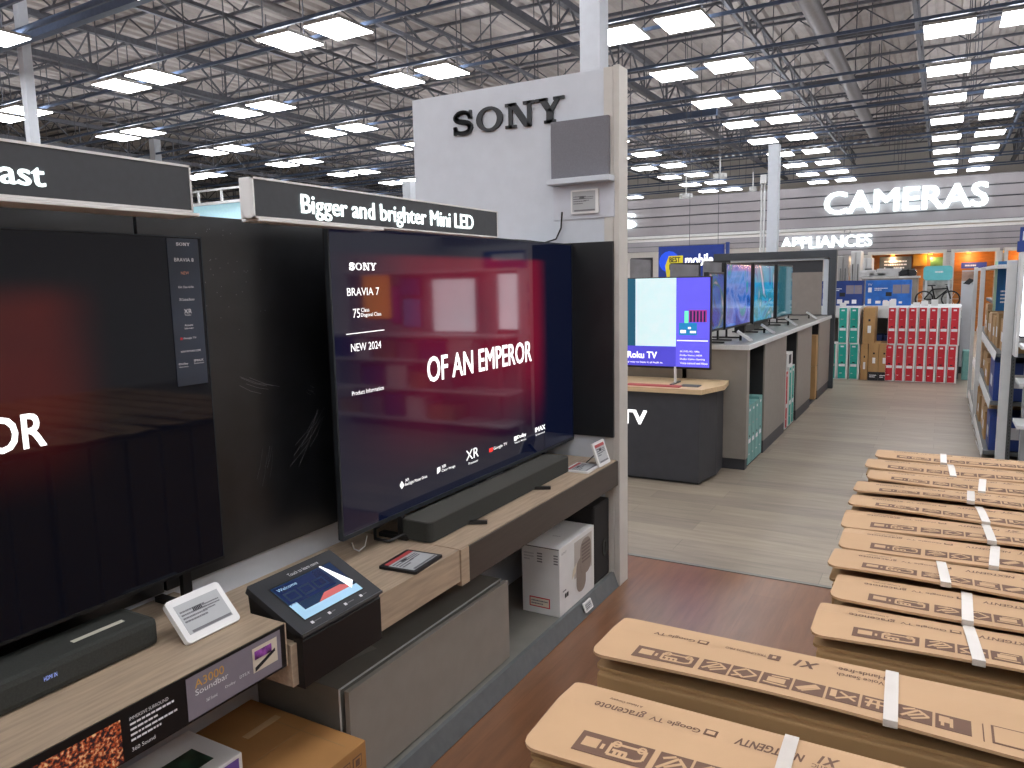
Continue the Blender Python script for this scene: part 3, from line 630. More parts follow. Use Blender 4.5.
q = onz(156, 643, LSZ); gx1 = -1.508; gx0 = gx1-.13; g1 = q.y; g0 = g1-.95
mb = MB(); mb.box(gx0, gx1, g0, g1, LSZ+.002, LSZ+.066, SBAR, .014); mb.build('body', SBAR, t)
fr = Frame((0, 0, LSZ+.066), (0, 1, 0), (-1, 0, 0)); mb = MB(); a, b = fr.hit(74, 643); rect(mb, fr, a, b, a+.115, b+.014, mat('pale_label', 'c9c6b8', .5), .0005, .0006); mb.build('label_strip', None, t)
fr = FX(gx1); mb = MB(); ptext(mb, fr, 'HDMI IN', (44, 681.5), (57, 675), (44, 677), mat('blue_led', '9ab0ff', .5, emis='8fa0f0', es=.5), lift=.0012); mb.build('display', None, t)

# electronic label stand (big one, left)
t = thing('label_stand', 'large white electronic price label leaning on the raised left shelf', 'price label', (-1.44, 1.1, LSZ), 'electronic price labels')
A = onz(188, 646.5, LSZ); B = onz(240.5, 620.5, LSZ)
u = (B-A).normalized(); back = V((-u.y, u.x, 0)); up_ = (V((0, 0, 1))*.72 + back*.70).normalized()
w = (B-A).length
fr = Frame(A+V((0, 0, .002)), u, up_)
hh = fr.hit(160, 606)[1]; hh = max(.09, min(.16, hh))
mb = MB(); shape(mb, fr, rrect(0, 0, w, hh, .01), W_plas, -.008, .014); mb.build('casing', W_plas, t)
eink(t, fr, .014, .018, w-.014, hh-.018, .0065, seed=11); 
mb = MB(); mid = fr.at(w/2, hh*.55, -.01); mb.bar(mid, (mid.x+back.x*.0, mid.y, LSZ+.003), .03, BLK, .004); mb.box(mid.x-.04, mid.x+.04, mid.y-.03, mid.y+.03, LSZ, LSZ+.004, BLK); mb.build('easel', BLK, t)

# touch kiosk
t = thing('touch_kiosk', 'black touch kiosk with sloping tablet screen hooked over the shelf edge', 'kiosk', (-1.33, 1.33, .55))
kx1, kx0 = -1.313, -1.50; kz1, kz0 = .664, .752
q0 = onx(302, 634, kx1); q1 = onx(382, 592, kx1); ky0, ky1 = q0.y, q1.y; kb = onx(381, 640, kx1).z
mb = MB(); mb.prism([(kx1-.004, ky0+.004, kb), (kx1-.004, ky0+.004, kz1-.02), (kx1-.02, ky0+.004, kz1-.006), (kx0, ky0+.004, kz0-.016), (kx0+.01, ky0+.004, SZ), (SFX+.004, ky0+.004, SZ), (SFX+.004, ky0+.004, kb)], (0, 1, 0), ky1-ky0-.008, BLK); mb.build('body', BLK, t)
u = V((0, 1, 0)); v = (V((kx0, 0, kz0))-V((kx1, 0, kz1))).normalized(); fr = Frame((kx1, ky0, kz1), u, v); kw = ky1-ky0; kh = (V((kx0, 0, kz0))-V((kx1, 0, kz1))).length
KB = mat('kiosk_bezel', '303236', .45); mb = MB(); shape(mb, fr, rrect(0, 0, kw, kh, .006), KB, -.018, .018); bez = mb.build('bezel', KB, t)
mb = MB(); text(mb, fr, 'Touch to learn more', kw*.4, kh*.86, kw*.36, kh*.055, PRW, lift=.0006)
for i in range(4): rect(mb, fr, kw*(.16+.2*i), kh*.07, kw*(.19+.2*i), kh*.11, PRW, .0006, .0003); squiggle(mb, fr, kw*(.2+.2*i), kh*.075, kw*.08, kh*.03, PRG, 1, i, .0006)
mb.build('bezel_print', PRW, bez)
KS = mat('tablet_screen', '0a1020', .08, emis='38557c', es=.35); a0, a1, b0, b1 = kw*.14, kw*.86, kh*.17, kh*.80
mb = MB(); rect(mb, fr, a0-.004, b0-.004, a1+.004, b1+.004, BLK, .0002, .0004); rect(mb, fr, a0, b0, a1, b1, KS, .0008, .0004); sc_ = mb.build('screen', KS, t)
mb = MB(); l = .0016; W_, H_ = a1-a0, b1-b0; E1 = mat('ui_navy', '101c40', .2, emis='14284e', es=.4); E2 = mat('ui_pale', '9fc4dc', .2, emis='8cb4ce', es=.45); E3 = mat('ui_coral', 'c06060', .2, emis='b06060', es=.4); E4 = mat('ui_white_and_glint', 'ffffff', .2, emis='e8eef4', es=.7)
def rp_(x0, y0, x1, y1, m_, lf=l): rect(mb, fr, a0+W_*x0, b0+H_*y0, a0+W_*x1, b0+H_*y1, m_, lf, .0002)
rp_(.02, .42, .78, .97, E1); rp_(0, 0, 1, .2, E2); rp_(0, .2, .12, .45, E2)
for i in range(3): rp_(.06+.23*i, .5, .25+.23*i, .76, KS, l+.0004); rp_(.09+.23*i, .55, .22+.23*i, .71, E1, l+.0008)
shape(mb, fr, [(a0+W_*.35, b0+H_*.2), (a0+W_*.95, b0+H_*.2), (a0+W_*.8, b0+H_*.36), (a0+W_*.52, b0+H_*.36)], E3, l+.0004, .0002)
shape(mb, fr, [(a0+W_*.8, b0+H_*1), (a0+W_*.83, b0+H_*1), (a0+W_*1, b0+H_*.3), (a0+W_*.88, b0+H_*.14)], E4, l+.001, .0002)  # bright sliver laid over the screen: a highlight put into the colour
text(mb, fr, 'Welcome', a0+W_*.05, b0+H_*.84, W_*.3, H_*.08, E2, lift=l+.0006)
mb.build('screen_content', E1, sc_)
mb = MB(); mb.box(kx1-.03, kx1+.0005, ky0, ky0+.002, kb, kz1-.004, BLK); mb.box(kx1-.004, kx1+.002, ky0, ky1, kz1-.006, kz1+.001, mat('kiosk_edge', '6a6c70', .3, .5)); mb.build('front_lip', None, t)

# flat tablet-like label on mid shelf, with holder
def flat_label(label, pts, z, red, casem, name='shelf_label', tilt=0):
    P = [onz(*p, z) for p in pts]; A, B, D = P[0], P[1], P[3]
    t = thing(name, label, 'price label', A, 'electronic price labels')
    u = (B-A).normalized(); v = V((-u.y, u.x, 0)); w = (B-A).length; h = (D-A).dot(v)
    fr = Frame(A, u, v); mb = MB(); shape(mb, fr, rrect(0, 0, w, h, .006), casem, .0, .008); mb.build('casing', casem, t)
    eink(t, fr, w*.07, h*.1, w*.93, h*.9, .0084, red, seed=21)
    return t
flat_label('black framed electronic price label lying flat beside the touch kiosk', [(416, 575), (443, 557), (411, 549), (383, 566)], SZ+.001, True, BLK)
flat_label('white electronic price label lying flat at the far end of the shelf', [(588, 474), (601, 466), (578, 462), (566, 470)], SZ+.001, True, W_plas)
t = thing('shelf_label', 'white electronic price label standing upright against the pylon at shelf end', 'price label', (-1.37, 3.2, SZ), 'electronic price labels')
A = onz(598, 465, SZ); A = onx(598, 464.5, -1.352); A.z = SZ+.002; u = V((.0, 1, 0)); fr = Frame(A, u, V((-.35, 0, 1)))
w = .135; hgt = .115; mb = MB(); shape(mb, fr, rrect(0, 0, w, hgt, .006), W_plas, 0, .009); mb.build('casing', W_plas, t)
eink(t, fr, .015, .015, w-.015, hgt-.012, .0095, True, 31)
mb = MB(); mb.bar(fr.at(w/2, hgt*.6, -.001), (A.x-.09, A.y+w/2, SZ+.003), .02, BLK, .003); mb.build('easel', BLK, t)
# white cable loop under the TV
mb = MB(); P = [onx(352, 543, -1.6), onz(354, 549, SZ+.004), onz(359, 551, SZ+.004), onz(365, 546, SZ+.004), onx(367, 536, -1.61)]
mb.tube(P, .0022, W_plas); tag(mb.build('charging_cable', W_plas), 'thin white cable looping from under the right television corner', 'cable')

# cartons bottom left
t = thing('brown_carton', 'big brown cardboard carton on the plinth at the photo bottom', 'carton', (-1.52, 1.0, .068))
bz = .285; q = onz(368, 738, bz); bx1 = q.x; by1 = q.y-.01
mb = MB(); mb.box(WX+.002, bx1, by1-.62, by1, .068, bz, CARDB, .003); mb.build('body', CARDB, t)
fr = Frame((0, 0, bz), (0, 1, 0), (-1, 0, 0)); mb = MB(); a, b = fr.hit(262, 727); rect(mb, fr, a-.06, b-.012, a+.06, b+.012, TAPEB, .0004, .0006); mb.build('tape_piece', TAPEB, t)
mb = MB(); rect(mb, fr, by1-.615, -bx1+.19, by1-.003, -bx1+.192, CARDS, .0002, .0003); rect(mb, fr, by1-.05, -bx1+.03, by1-.048, -bx1+.4, CARDS, .0002, .0003); mb.build('flap_seam', CARDS, t)
fr = FX(bx1); mb = MB()
for i in range(2): rect(mb, fr, by1-.1+.045*i, bz-.06, by1-.065+.045*i, bz-.025, INK); rect(mb, fr, by1-.097+.045*i, bz-.057, by1-.068+.045*i, bz-.028, CARDB, .0016); rect(mb, fr, by1-.09+.045*i, bz-.052, by1-.075+.045*i, bz-.033, INK, .0024)
for i in range(2): rect(mb, fr, by1-.1+.045*i, bz-.11, by1-.065+.045*i, bz-.07, INK); rect(mb, fr, by1-.097+.045*i, bz-.107, by1-.068+.045*i, bz-.073, CARDB, .0016)
mb.build('handling_marks', INK, t)
t = thing('product_box', 'white product box with green photo and purple edge at photo bottom left', 'carton', (-1.5, 1, bz))
wz = .385; q = onz(242, 752, wz); wx1 = q.x; wy1 = q.y; q2 = onz(190, 729, wz); wx0 = q2.x
mb = MB(); mb.box(wx0, wx1, wy1-.42, wy1, bz+.001, wz, WCARD, .003); mb.build('body', WCARD, t)
fr = Frame((0, 0, wz), (0, 1, 0), (-1, 0, 0)); mb = MB(); GP = mat('green_photo_print', '1f3a2e', .3, vary=.8, noise=25)
rect(mb, fr, wy1-.34, -wx1+.04, wy1-.05, -wx1+.12, GP); squiggle(mb, fr, wy1-.3, -wx1+.14, .2, .012, PRG, 1, 3); mb.build('photo_print', GP, t)
fr = FX(wx1); mb = MB(); rect(mb, fr, wy1-.3, bz+.015, wy1-.012, wz-.008, PURP); mb.build('side_print', PURP, t)

# ================================================================== STACK OF TELEVISION CARTONS
BZT = .9; BD = .156
ICONS = [(.065, .168, 'a')]+[(.173+.0455*i, .2165+.0455*i, c) for i, c in enumerate('bcdefgbh')]
def carton(label, x0, y0, strap, L=1.52, seed=0, ztop=BZT, BD=BD):
    y1 = y0+BD-.006; R = random.Random(seed)
    t = thing('television_carton', label, 'carton', (x0+L/2, y0+BD/2, 0), 'upright brown television cartons')
    mb = MB(); mb.box(x0+.012, x0+L-.012, y0, y1, .001, ztop-.03, CARDS, .004); body = mb.build('body', CARDS, t)
    mb = MB()                                   # perforated seam on the camera side
    for i in range(10): mb.box(x0+.5, x0+.506, y0-.0012, y0, .75-.03*i+.05, .765-.03*i+.05, INK)
    mb.build('perforation', INK, body)
    # lower flap (folded under) and upper flap (rounded, slightly lifted)
    mb = MB(); mb.prism([(a, b, ztop-.03) for a, b in rrect(x0+.004, y0+.012, x0+L-.004, y1+.004, .012)], (0, 0, 1), .005, CARDS); mb.build('lower_flap', CARDS, t)
    tilt = -.022; fr = Frame((x0, y0-.004, ztop+.004), (1, 0, 0), (0, math.cos(tilt), math.sin(tilt))); fw = BD-.002
    n = 36; mb = MB(); k = mb.mi(CARD); rr = rrect(0, 0, L, fw, .022, 6)
    # wavy near edge: strip built in columns
    top, bot = [], []
    ws = [R.uniform(0, 6) for _ in range(3)]
    def wob(a): return .004*math.sin(a*4+ws[0])+.003*math.sin(a*9+ws[1])
    cols_ = []
    def surf(a, b):
        t = b/fw*3; h = (wob(a), wob(a)*.6, 0, -.004); i = max(0, min(2, int(t))); return h[i]+(h[i+1]-h[i])*(t-i)
    rad = .024
    xs = [0, .004, .01, .017, .024]+[.024+(L-.048)*i/30 for i in range(1, 30)]+[L-.024, L-.017, L-.01, L-.004, L]
    for a in xs:
        e = min(a, L-a); ins = 0 if e >= rad else rad-math.sqrt(max(0, rad*rad-(rad-e)**2))
        cols_.append([fr.at(a, ins, wob(a)), fr.at(a, fw/3, wob(a)*.6), fr.at(a, 2*fw/3, 0), fr.at(a, fw-ins*.25, -.004)])
    grid = [[(mb.bm.verts.new(p), mb.bm.verts.new(p-V((0, 0, .0045)))) for p in c] for c in cols_]
    for i in range(len(grid)-1):
        for j in range(3):
            mb.bm.faces.new((grid[i][j][0], grid[i+1][j][0], grid[i+1][j+1][0], grid[i][j+1][0]))
            mb.bm.faces.new((grid[i][j][1], grid[i][j+1][1], grid[i+1][j+1][1], grid[i+1][j][1]))
        mb.bm.faces.new((grid[i][0][0], grid[i][0][1], grid[i+1][0][1], grid[i+1][0][0])); mb.bm.faces.new((grid[i][3][0], grid[i+1][3][0], grid[i+1][3][1], grid[i][3][1]))
    for g in (grid[0], grid[-1]):
        for j in range(3): mb.bm.faces.new((g[j][0], g[j+1][0], g[j+1][1], g[j][1]))
    flap = mb.build('top_flap', CARD, t)
    # print, read from the far side (upside down for the camera)
    mb = MB(); l = .0004
    fi = Frame(fr.at(0, 0, .0), (1, 0, 0), fr.v)
    b0, b1 = fw*.12, fw*.36
    for s, e, kd in ICONS:
        a0, a1 = s, e-(.003 if kd == 'a' else .0015)
        rect(mb, fi, a0, b0, a1, b1, INK, l, .0004); w, h = a1-a0, b1-b0; q = l+.0005
        def ln(x0_, y0_, x1_, y1_, th=.05):
            dx, dy = (x1_-x0_)*w, (y1_-y0_)*h; D = math.hypot(dx, dy) or 1; ox, oy = -dy/D*h*th, dx/D*h*th
            A_ = (a0+x0_*w, b0+y0_*h); B_ = (a0+x1_*w, b0+y1_*h)
            shape(mb, fi, [(A_[0]+ox, A_[1]+oy), (A_[0]-ox, A_[1]-oy), (B_[0]-ox, B_[1]-oy), (B_[0]+ox, B_[1]+oy)], CARD, q, .0003)
        if kd == 'a':
            rect(mb, fi, a0+w*.08, b0+h*.3, a0+w*.3, b0+h*.75, CARD, q, .0003); ln(.36, .35, .36, .6)
            for c_ in ((.46,.2,.46,.75),(.46,.75,.92,.75),(.92,.75,.92,.3),(.92,.3,.84,.2),(.84,.2,.46,.2),(.5,.45,.7,.45),(.55,.25,.55,.45),(.62,.25,.62,.45),(.69,.25,.69,.45)): ln(*c_)
            for cx_ in (.52, .86):
                for i in range(8): t0, t1 = i*math.pi/4, (i+1)*math.pi/4; ln(cx_+.05*math.cos(t0), .75+.14*math.sin(t0), cx_+.05*math.cos(t1), .75+.14*math.sin(t1), .035)
        elif kd == 'b': [ln(*c_) for c_ in ((.1,.2,.6,.85),(.6,.85,.9,.5),(.9,.5,.4,.15),(.3,.3,.8,.7),(.15,.7,.5,.9))]
        elif kd == 'c': [ln(*c_) for c_ in ((.1,.5,.5,.9),(.5,.9,.9,.5),(.9,.5,.5,.1),(.5,.1,.1,.5),(.1,.1,.4,.3))]
        elif kd == 'd': rect(mb, fi, a0+w*.2, b0+h*.3, a0+w*.8, b0+h*.7, CARD, q, .0003); ln(.1, .2, .9, .15); ln(.3, .8, .9, .85)
        elif kd == 'e': ln(.15,.25,.75,.8,.12); ln(.3,.15,.85,.65,.04)
        elif kd == 'f': rect(mb, fi, a0+w*.1, b0+h*.3, a0+w*.3, b0+h*.85, CARD, q, .0003); ln(.3, .2, .9, .7); ln(.4, .8, .9, .3)
        elif kd == 'g': [ln(*c_) for c_ in ((.1,.8,.9,.8),(.2,.2,.3,.8),(.5,.2,.5,.8),(.8,.2,.7,.8),(.1,.5,.9,.5))]
        else: rect(mb, fi, a0+w*.1, b0+h*.45, a0+w*.4, b0+h*.85, CARD, q, .0003); ln(.45, .2, .45, .8); ln(.2, .2, .2, .45)
    ft = Frame(fi.o, (-1, 0, 0), -fi.v)         # flipped frame for the wording
    def T(body, a_right, b_mid, w, h, bold=.015, italic=0): text(mb, ft, body, -a_right, -b_mid-h/2, w, h, INK, bold=bold, lift=l, italic=italic)
    ft.n = fi.n
    if seed != 1: T('gracenote', .126, fw*.74, .074, fw*.12); T('A Nielsen Company', .115, fw*.86, .05, fw*.045)
    s = .134 if seed != 1 else .07
    T('Google TV', s+.07, fw*.74, .07, fw*.09); rect(mb, fi, s+.075, fw*.7, s+.092, fw*.79, INK, l, .0004); rect(mb, fi, s+.078, fw*.72, s+.089, fw*.77, CARD, l+.0006, .0003)
    if seed == 1:
        T('TRILUMINOS PRO', .255, fw*.75, .065, fw*.05); rect(mb, fi, .258, fw*.69, .276, fw*.81, INK, l, .0004); rect(mb, fi, .264, fw*.72, .27, fw*.78, CARD, l+.0006, .0003); T('X1', .333, fw*.75, .036, fw*.17, .03, .3); T('Hands-free', .425, fw*.82, .065, fw*.09); T('Voice Search', .425, fw*.69, .065, fw*.08)
    else:
        T('NEXTGENTV', .335, fw*.74, .085, fw*.11, .03, .2); T('ACOUSTIC', .39, fw*.69, .045, fw*.05); T('X1', .375, fw*.79, .025, fw*.12, .03, .3); T('Hands-free', .47, fw*.8, .06, fw*.07); T('Voice Search', .47, fw*.7, .06, fw*.07)
    rect(mb, fi, .546, b0-.004, .5475, b1+.002, INK, l, .0003)
    rect(mb, fi, .556, b0-.002, .68, b1+.004, INK, l, .0004); rect(mb, fi, .559, b0+.001, .677, b1+.001, CARD, l+.0005, .0003); T('FRAGILE', .672, (b0+b1)/2, .108, fw*.13, .03)
    for i in range(5): rect(mb, fi, .70+i*.055, b0, .74+i*.055, b1, INK, l, .0004); rect(mb, fi, .705+i*.055, b0+.006, .72+i*.055, b1-.006, CARD, l+.0006, .0003)
    bmesh.ops.subdivide_edges(mb.bm, edges=[e for e in mb.bm.edges if e.calc_length() > .05], cuts=2)
    for v_ in mb.bm.verts: d_ = v_.co-fr.o; v_.co.z += surf(d_.dot(fr.u), d_.dot(fr.v))
    mb.build('flap_print', INK, flap)
    # strap of white tape over the flap and down the near side
    if strap is not None:
        a = strap; mb = MB(); sk = R.uniform(-.012, .012)
        for j in range(6):
            b_, c_ = j/6, (j+1)/6; xa, xb = a+sk*b_, a+sk*c_
            mb.prism([fr.at(xa, b_*fw, surf(xa, b_*fw)+.0026), fr.at(xa+.018, b_*fw, surf(xa, b_*fw)+.0026), fr.at(xb+.018, c_*fw, surf(xb, c_*fw)+.0026), fr.at(xb, c_*fw, surf(xb, c_*fw)+.0026)], fr.n, .0004, TAPE)
        zt = fr.at(a, 0, wob(a)).z
        mb.box(x0+a, x0+a+.018, y0-.0052, y0-.0046, zt-.007, zt+.003, TAPE)
        mb.build('strap', TAPE, t)
    return t
near_y = .80
n0 = 'opened-out brown television carton nearest the camera, cut off by the photo bottom edge'
carton('brown television carton nearest the camera, cut off by the photo bottom edge', -.458, .808, .31, seed=0, BD=.185)
carton('brown television carton second from the camera, shifted left of the far stack', -.472, 1.068, .43, seed=1, BD=.168)
straps = [.25, .21, .20, .28, .27, .27, .27, .28, .30, .22]
lab = ['front one of the far row, tall brown side showing', 'second from the near end of the far row', 'third from the near end of the far row', 'fourth from the near end of the far row', 'fifth from the near end of the far row', 'fifth from the aisle end of the far row', 'fourth from the aisle end of the far row', 'third from the aisle end of the far row', 'second from the aisle end of the far row', 'last of the far row with crumpled tape, nearest the grey aisle']
st_px = [(983,640),(950,590),(1000,600),(997,570),(995,545),(975,525),(984,513),(983,488),(975,476),(945,460)]
Y0 = 1.306; jit = [-.0, .012, -.012, -.008, -.02, -.02, -.022, 0, -.018, -.0]
for i in range(10):
    yy = Y0+i*.1595; sx = onz(983, 640, .9).x
    s = [.235, .262, .19, .28, .285, .285, .29, .29, .295, .205][i]
    X = -.17+jit[i]
    spx = onz(*[(980,650),(970,622),(948,585),(1000,590),(997,560),(990,535),(974,518),(985,500),(955,478),(945,461)][i], BZT)
    carton('television carton, '+lab[i], X, yy, spx.x-X-.013, seed=2+i)

# ================================================================== MIDDLE DISTANCE
# desk with sign wording and its television
DY = 5.366
t = thing('display_desk', 'charcoal display desk with pale oak top behind the pylon', 'desk', (-2.1, 5.8, 0))
mb = MB(); mb.prism([(-2.9, DY, .02), (-1.49, DY, .02), (-1.44, DY+.3, .02), (-1.46, DY+.57, .02), (-2.9, DY+.57, .02)], (0, 0, 1), .66, CHAR); mb.box(-2.86, -1.5, DY+.03, DY+.54, 0, .02, BLK); mb.build('body', CHAR, t)
mb = MB(); mb.prism([(-2.95, DY-.03, .68), (-1.47, DY-.03, .68), (-1.38, DY+.28, .68), (-1.42, DY+.575, .68), (-2.95, DY+.575, .68)], (0, 0, 1), .035, OAKX); mb.build('desk_top', OAKX, t)
mb = MB(); fr = FY(DY); a1, b0 = fr.hit(647, 425); _, b1 = fr.hit(645, 410.5); text(mb, fr, 'Roku TV', a1-.62, b0, .62, b1-b0, EM_S, bold=.03, lift=.001, depth=.004); mb.build('lettering', EM_S, t)
RY = 5.6
t = thing('television', 'television on the oak topped desk showing pale and purple picture', 'television', (-2.0, RY, .715), 'televisions beyond the bay')
fr = FY(RY); (rx1, rz1), (_, rz0) = fr.hit(711.5, 276), fr.hit(710, 370); rx0 = rx1-1.12
mb = MB(); mb.box(rx0, rx1, RY+.002, RY+.04, rz0, rz1, BLK, .003); mb.build('cabinet', BLK, t)
PU = mat('violet_screen', '4a48c0', .2, emis='6258d8', es=.85); PU2 = mat('violet_screen_low', '4040b0', .2, emis='463fb4', es=.85)
mb = MB(); rect(mb, fr, rx0+.01, rz0+.016, rx1-.008, rz1-.008, PU, .0, .001); scr = mb.build('screen', PU, t)
mb = MB(); ax, _ = fr.hit(676, 330); bx, _ = fr.hit(635.5, 330); _, cz = fr.hit(655, 346)
rect(mb, fr, bx, cz, ax, rz1-.008, EM_P, .0012, .0003); rect(mb, fr, rx0+.01, cz, bx-.0, rz1-.008, mat('teal_screen', '104050', .2, emis='1c5a78', es=.6), .0012, .0003)
rect(mb, fr, rx0+.01, rz0+.016, ax, cz, PU2, .0012, .0003)
def prct(p0, p1, m_, l): (a_, b_), (c_, d_) = fr.hit(*p0), fr.hit(*p1); rect(mb, fr, a_, b_, c_, d_, m_, l, .0003)
UT = mat('ui_teal', '1a6a9a', .2, emis='1c78b4', es=.8); UG = mat('ui_green', '5fe0a8', .2, emis='6ce0b0', es=.8); UM = mat('ui_magenta', 'a03080', .2, emis='8a2a78', es=.7); UD = mat('ui_dark', '20204a', .2, emis='20204a', es=.6)
prct((679, 335), (697, 323), UT, .0016); prct((684.5, 323), (688.5, 311), UG, .0016); prct((689, 322), (707, 310), UM, .0016)
for i in range(5): prct((690+3.4*i, 322), (692+3.4*i, 311), UD, .002)
prct((680.5, 333), (686, 330), E4, .002); prct((690, 333), (696, 331), E4, .002); prct((688, 329), (691, 327), E4, .002)
a_, b_ = fr.hit(657, 358.5); text(mb, fr, 'Roku TV', a_-.24, b_, .24, .052, EM_S, bold=.02, lift=.002); a_, b_ = fr.hit(663, 364); text(mb, fr, 'the easy way to have it all built in.', a_-.36, b_, .36, .018, EM_S, lift=.002)
for i, l_ in enumerate(('4K UHD, HD, 1080p', 'Dolby Vision, HDR', 'Dolby Vision Gaming', 'Voice control and Alexa')): a_, b_ = fr.hit(680, 352.5+3.8*i); text(mb, fr, l_, a_, b_, .15+.02*i, .016, EM_S, lift=.002, bold=0)
prct((677, 341), (708, 340.5), E4, .002)
mb.build('screen_content', EM_S, scr)
mb = MB(); q = onz(689, 378, .715)
for xx in (q.x, q.x-.75): mb.box(xx-.008, xx+.008, RY+.0, RY+.02, .72, rz0+.02, W_metal); mb.bar((xx, RY-.1, .72), (xx, RY+.12, .72), .02, GREYK, .01)
mb.build('foot', GREYK, t)
for (x_, y_, w_, m_, lab_) in ((-1.86, DY+.03, .42, RED2, 'thin red paper card lying on the oak desk top'), (-1.60, DY+.1, .14, GREYK, 'small grey tablet lying on the oak desk top')):
    tag(box('counter_card', (x_-w_/2, x_+w_/2, y_, y_+.09, .715, .722), m_, None, .001), lab_, 'card')

# long counter with storage openings
KX, KY0, KY1, KZ = -1.284, 5.95, 10.95, .99
t = thing('display_counter', 'long grey counter with storage openings running away along the grey aisle', 'counter', (-1.6, 8.4, 0))
def slab(y0, y1, z0, z1, m_, x0=-1.75, x1=KX, nm='panel'): return box(nm, (x0, x1, y0, y1, z0, z1), m_, t, .002)
slab(KY0, KY0+.09, .09, KZ-.03, GREYC, -2.3, nm='end_panel'); slab(KY0+.02, KY0+.1, 0, .09, CHAR, -2.28, KX-.01, nm='plinth')
for y0, y1 in ((6.63, 7.65), (8.32, 9.3), (9.9, 10.93)):
    slab(y0, y1, .11, KZ-.03, GREYC, nm='panel'); slab(y0+.01, y1-.01, 0, .11, CHAR, -1.7, KX-.004, nm='plinth')
slab(KY0, KY1, 0, KZ-.03, BLKM, -1.80, -1.76, nm='back_board'); slab(KY0+.1, KY1, 0.001, .02, CHAR, -1.76, -1.30, nm='shelf_base')
mb = MB(); mb.prism([(-2.3, KY0-.01, KZ-.03), (KX+.012, KY0-.01, KZ-.03), (KX+.012, KY1, KZ-.03), (-2.3, KY1, KZ-.03)], (0, 0, 1), .03, GREYD); mb.build('counter_top', GREYD, t)
mb = MB(); mb.box(KX-.0, KX+.016, KY0-.014, KY1, KZ-.035, KZ+.003, W_metal, .001); mb.box(-2.3, KX, KY0-.014, KY0-.008, KZ-.035, KZ+.003, W_metal); mb.build('edge_band', W_metal, t)
for y0, y1 in ((KY0+.1, 6.626), (7.654, 8.316), (9.304, 9.896)):  # added black sheets put the dark inside of the openings into colour
    mb = MB(); mb.box(-1.755, KX-.012, y0, y0+.003, .02, KZ-.032, BLKM); mb.box(-1.755, KX-.012, y1-.003, y1, .02, KZ-.032, BLKM); mb.box(-1.755, KX-.012, y0, y1, KZ-.035, KZ-.031, BLKM); mb.build('opening_dark_sheet', BLKM, t)
# cartons in the openings
def slim_carton(label, x1, y0, y1, z0, z1, m_, front, face='X', dep=.5, grp=None, white=True, name='product_carton', cat='carton', prints=True, seed=0):
    if face == 'X': dims = (x1-dep, x1, y0, y1, z0, z1); fr = FX(x1); a0, a1 = y0, y1
    else: dims = (x1[0], x1[1], y0, y0+dep, z0, z1); fr = FY(y0); a0, a1 = x1
    c = V(((dims[0]+dims[1])/2, (dims[2]+dims[3])/2, z0)); t_ = thing(name, label, cat, c, grp)
    box('body', dims, m_, t_, .002)
    if prints:
        w, h = a1-a0, z1-z0; mb = MB(); rect(mb, fr, a0+w*.05, z0+h*.02, a1-w*(.2 if white else .05), z1-h*.015, front, .001, .0008)
        fp = mb.build('front_print', front, t_); mb = MB(); rnd = random.Random(seed)
        rect(mb, fr, a0+w*.12, z0+h*.36, a1-w*.26, z0+h*.43, PRW, .0022, .0004); rect(mb, fr, a0+w*.25, z0+h*.9, a1-w*.42, z0+h*.94, PRW, .0022, .0004); squiggle(mb, fr, a0+w*.2, z0+h*.66, w*.35, h*.03, PRG2, 1, seed, .0022); squiggle(mb, fr, a0+w*.2, z0+h*.15, w*.3, h*.04, PRW, 1, seed, .0022)
        rect(mb, fr, a0+w*.3, z0+h*.46, a1-w*.45, z0+h*.49, PRB, .0022, .0004)
        mb.build('label_print', PRW, fp)
    return t_
G1 = 'slim cartons in the first counter opening'
for i in range(4): slim_carton('slim pale teal carton in the first counter opening, %s' % ('nearest the end panel', 'second from the end panel', 'third from the end panel', 'furthest from the end panel')[i], KX-.006, 6.05+i*.135, 6.05+i*.135+.125, .022, .50+(.02 if i == 3 else 0), TEAL2, TEAL2, grp=G1, white=False, seed=i)
G2 = 'slim cartons in the second counter opening'
slim_carton('slim red and white carton in the second counter opening', KX+.0, 7.67, 7.78, .022, .60, WCARD, RED, grp=G2)
for i in range(2): slim_carton('slim green teal carton in the second counter opening, %s' % ('beside the red one', 'beside the black gap')[i], KX-.0, 7.85+i*.16, 8.0+i*.16, .022, .62, WCARD, TEAL, grp=G2, seed=i+3)
tb = slim_carton('small white box with black square resting on the cartons in the second opening', KX-.01, 7.78, 8.08, .625, .76, WCARD, PRB, prints=False)
mb = MB(); rect(mb, FX(KX-.01), 7.86, .65, 8.0, .74, PRB); mb.build('front_print', PRB, tb)
for i in range(2): slim_carton('tan carton standing in the third counter opening, %s' % ('lower one', 'upper one')[i], KX-.01, 9.75-.0, 9.95-.06, .022+i*.41, .425+i*.38, CARDX, CARDX, grp='tan cartons in the third counter opening', prints=False)

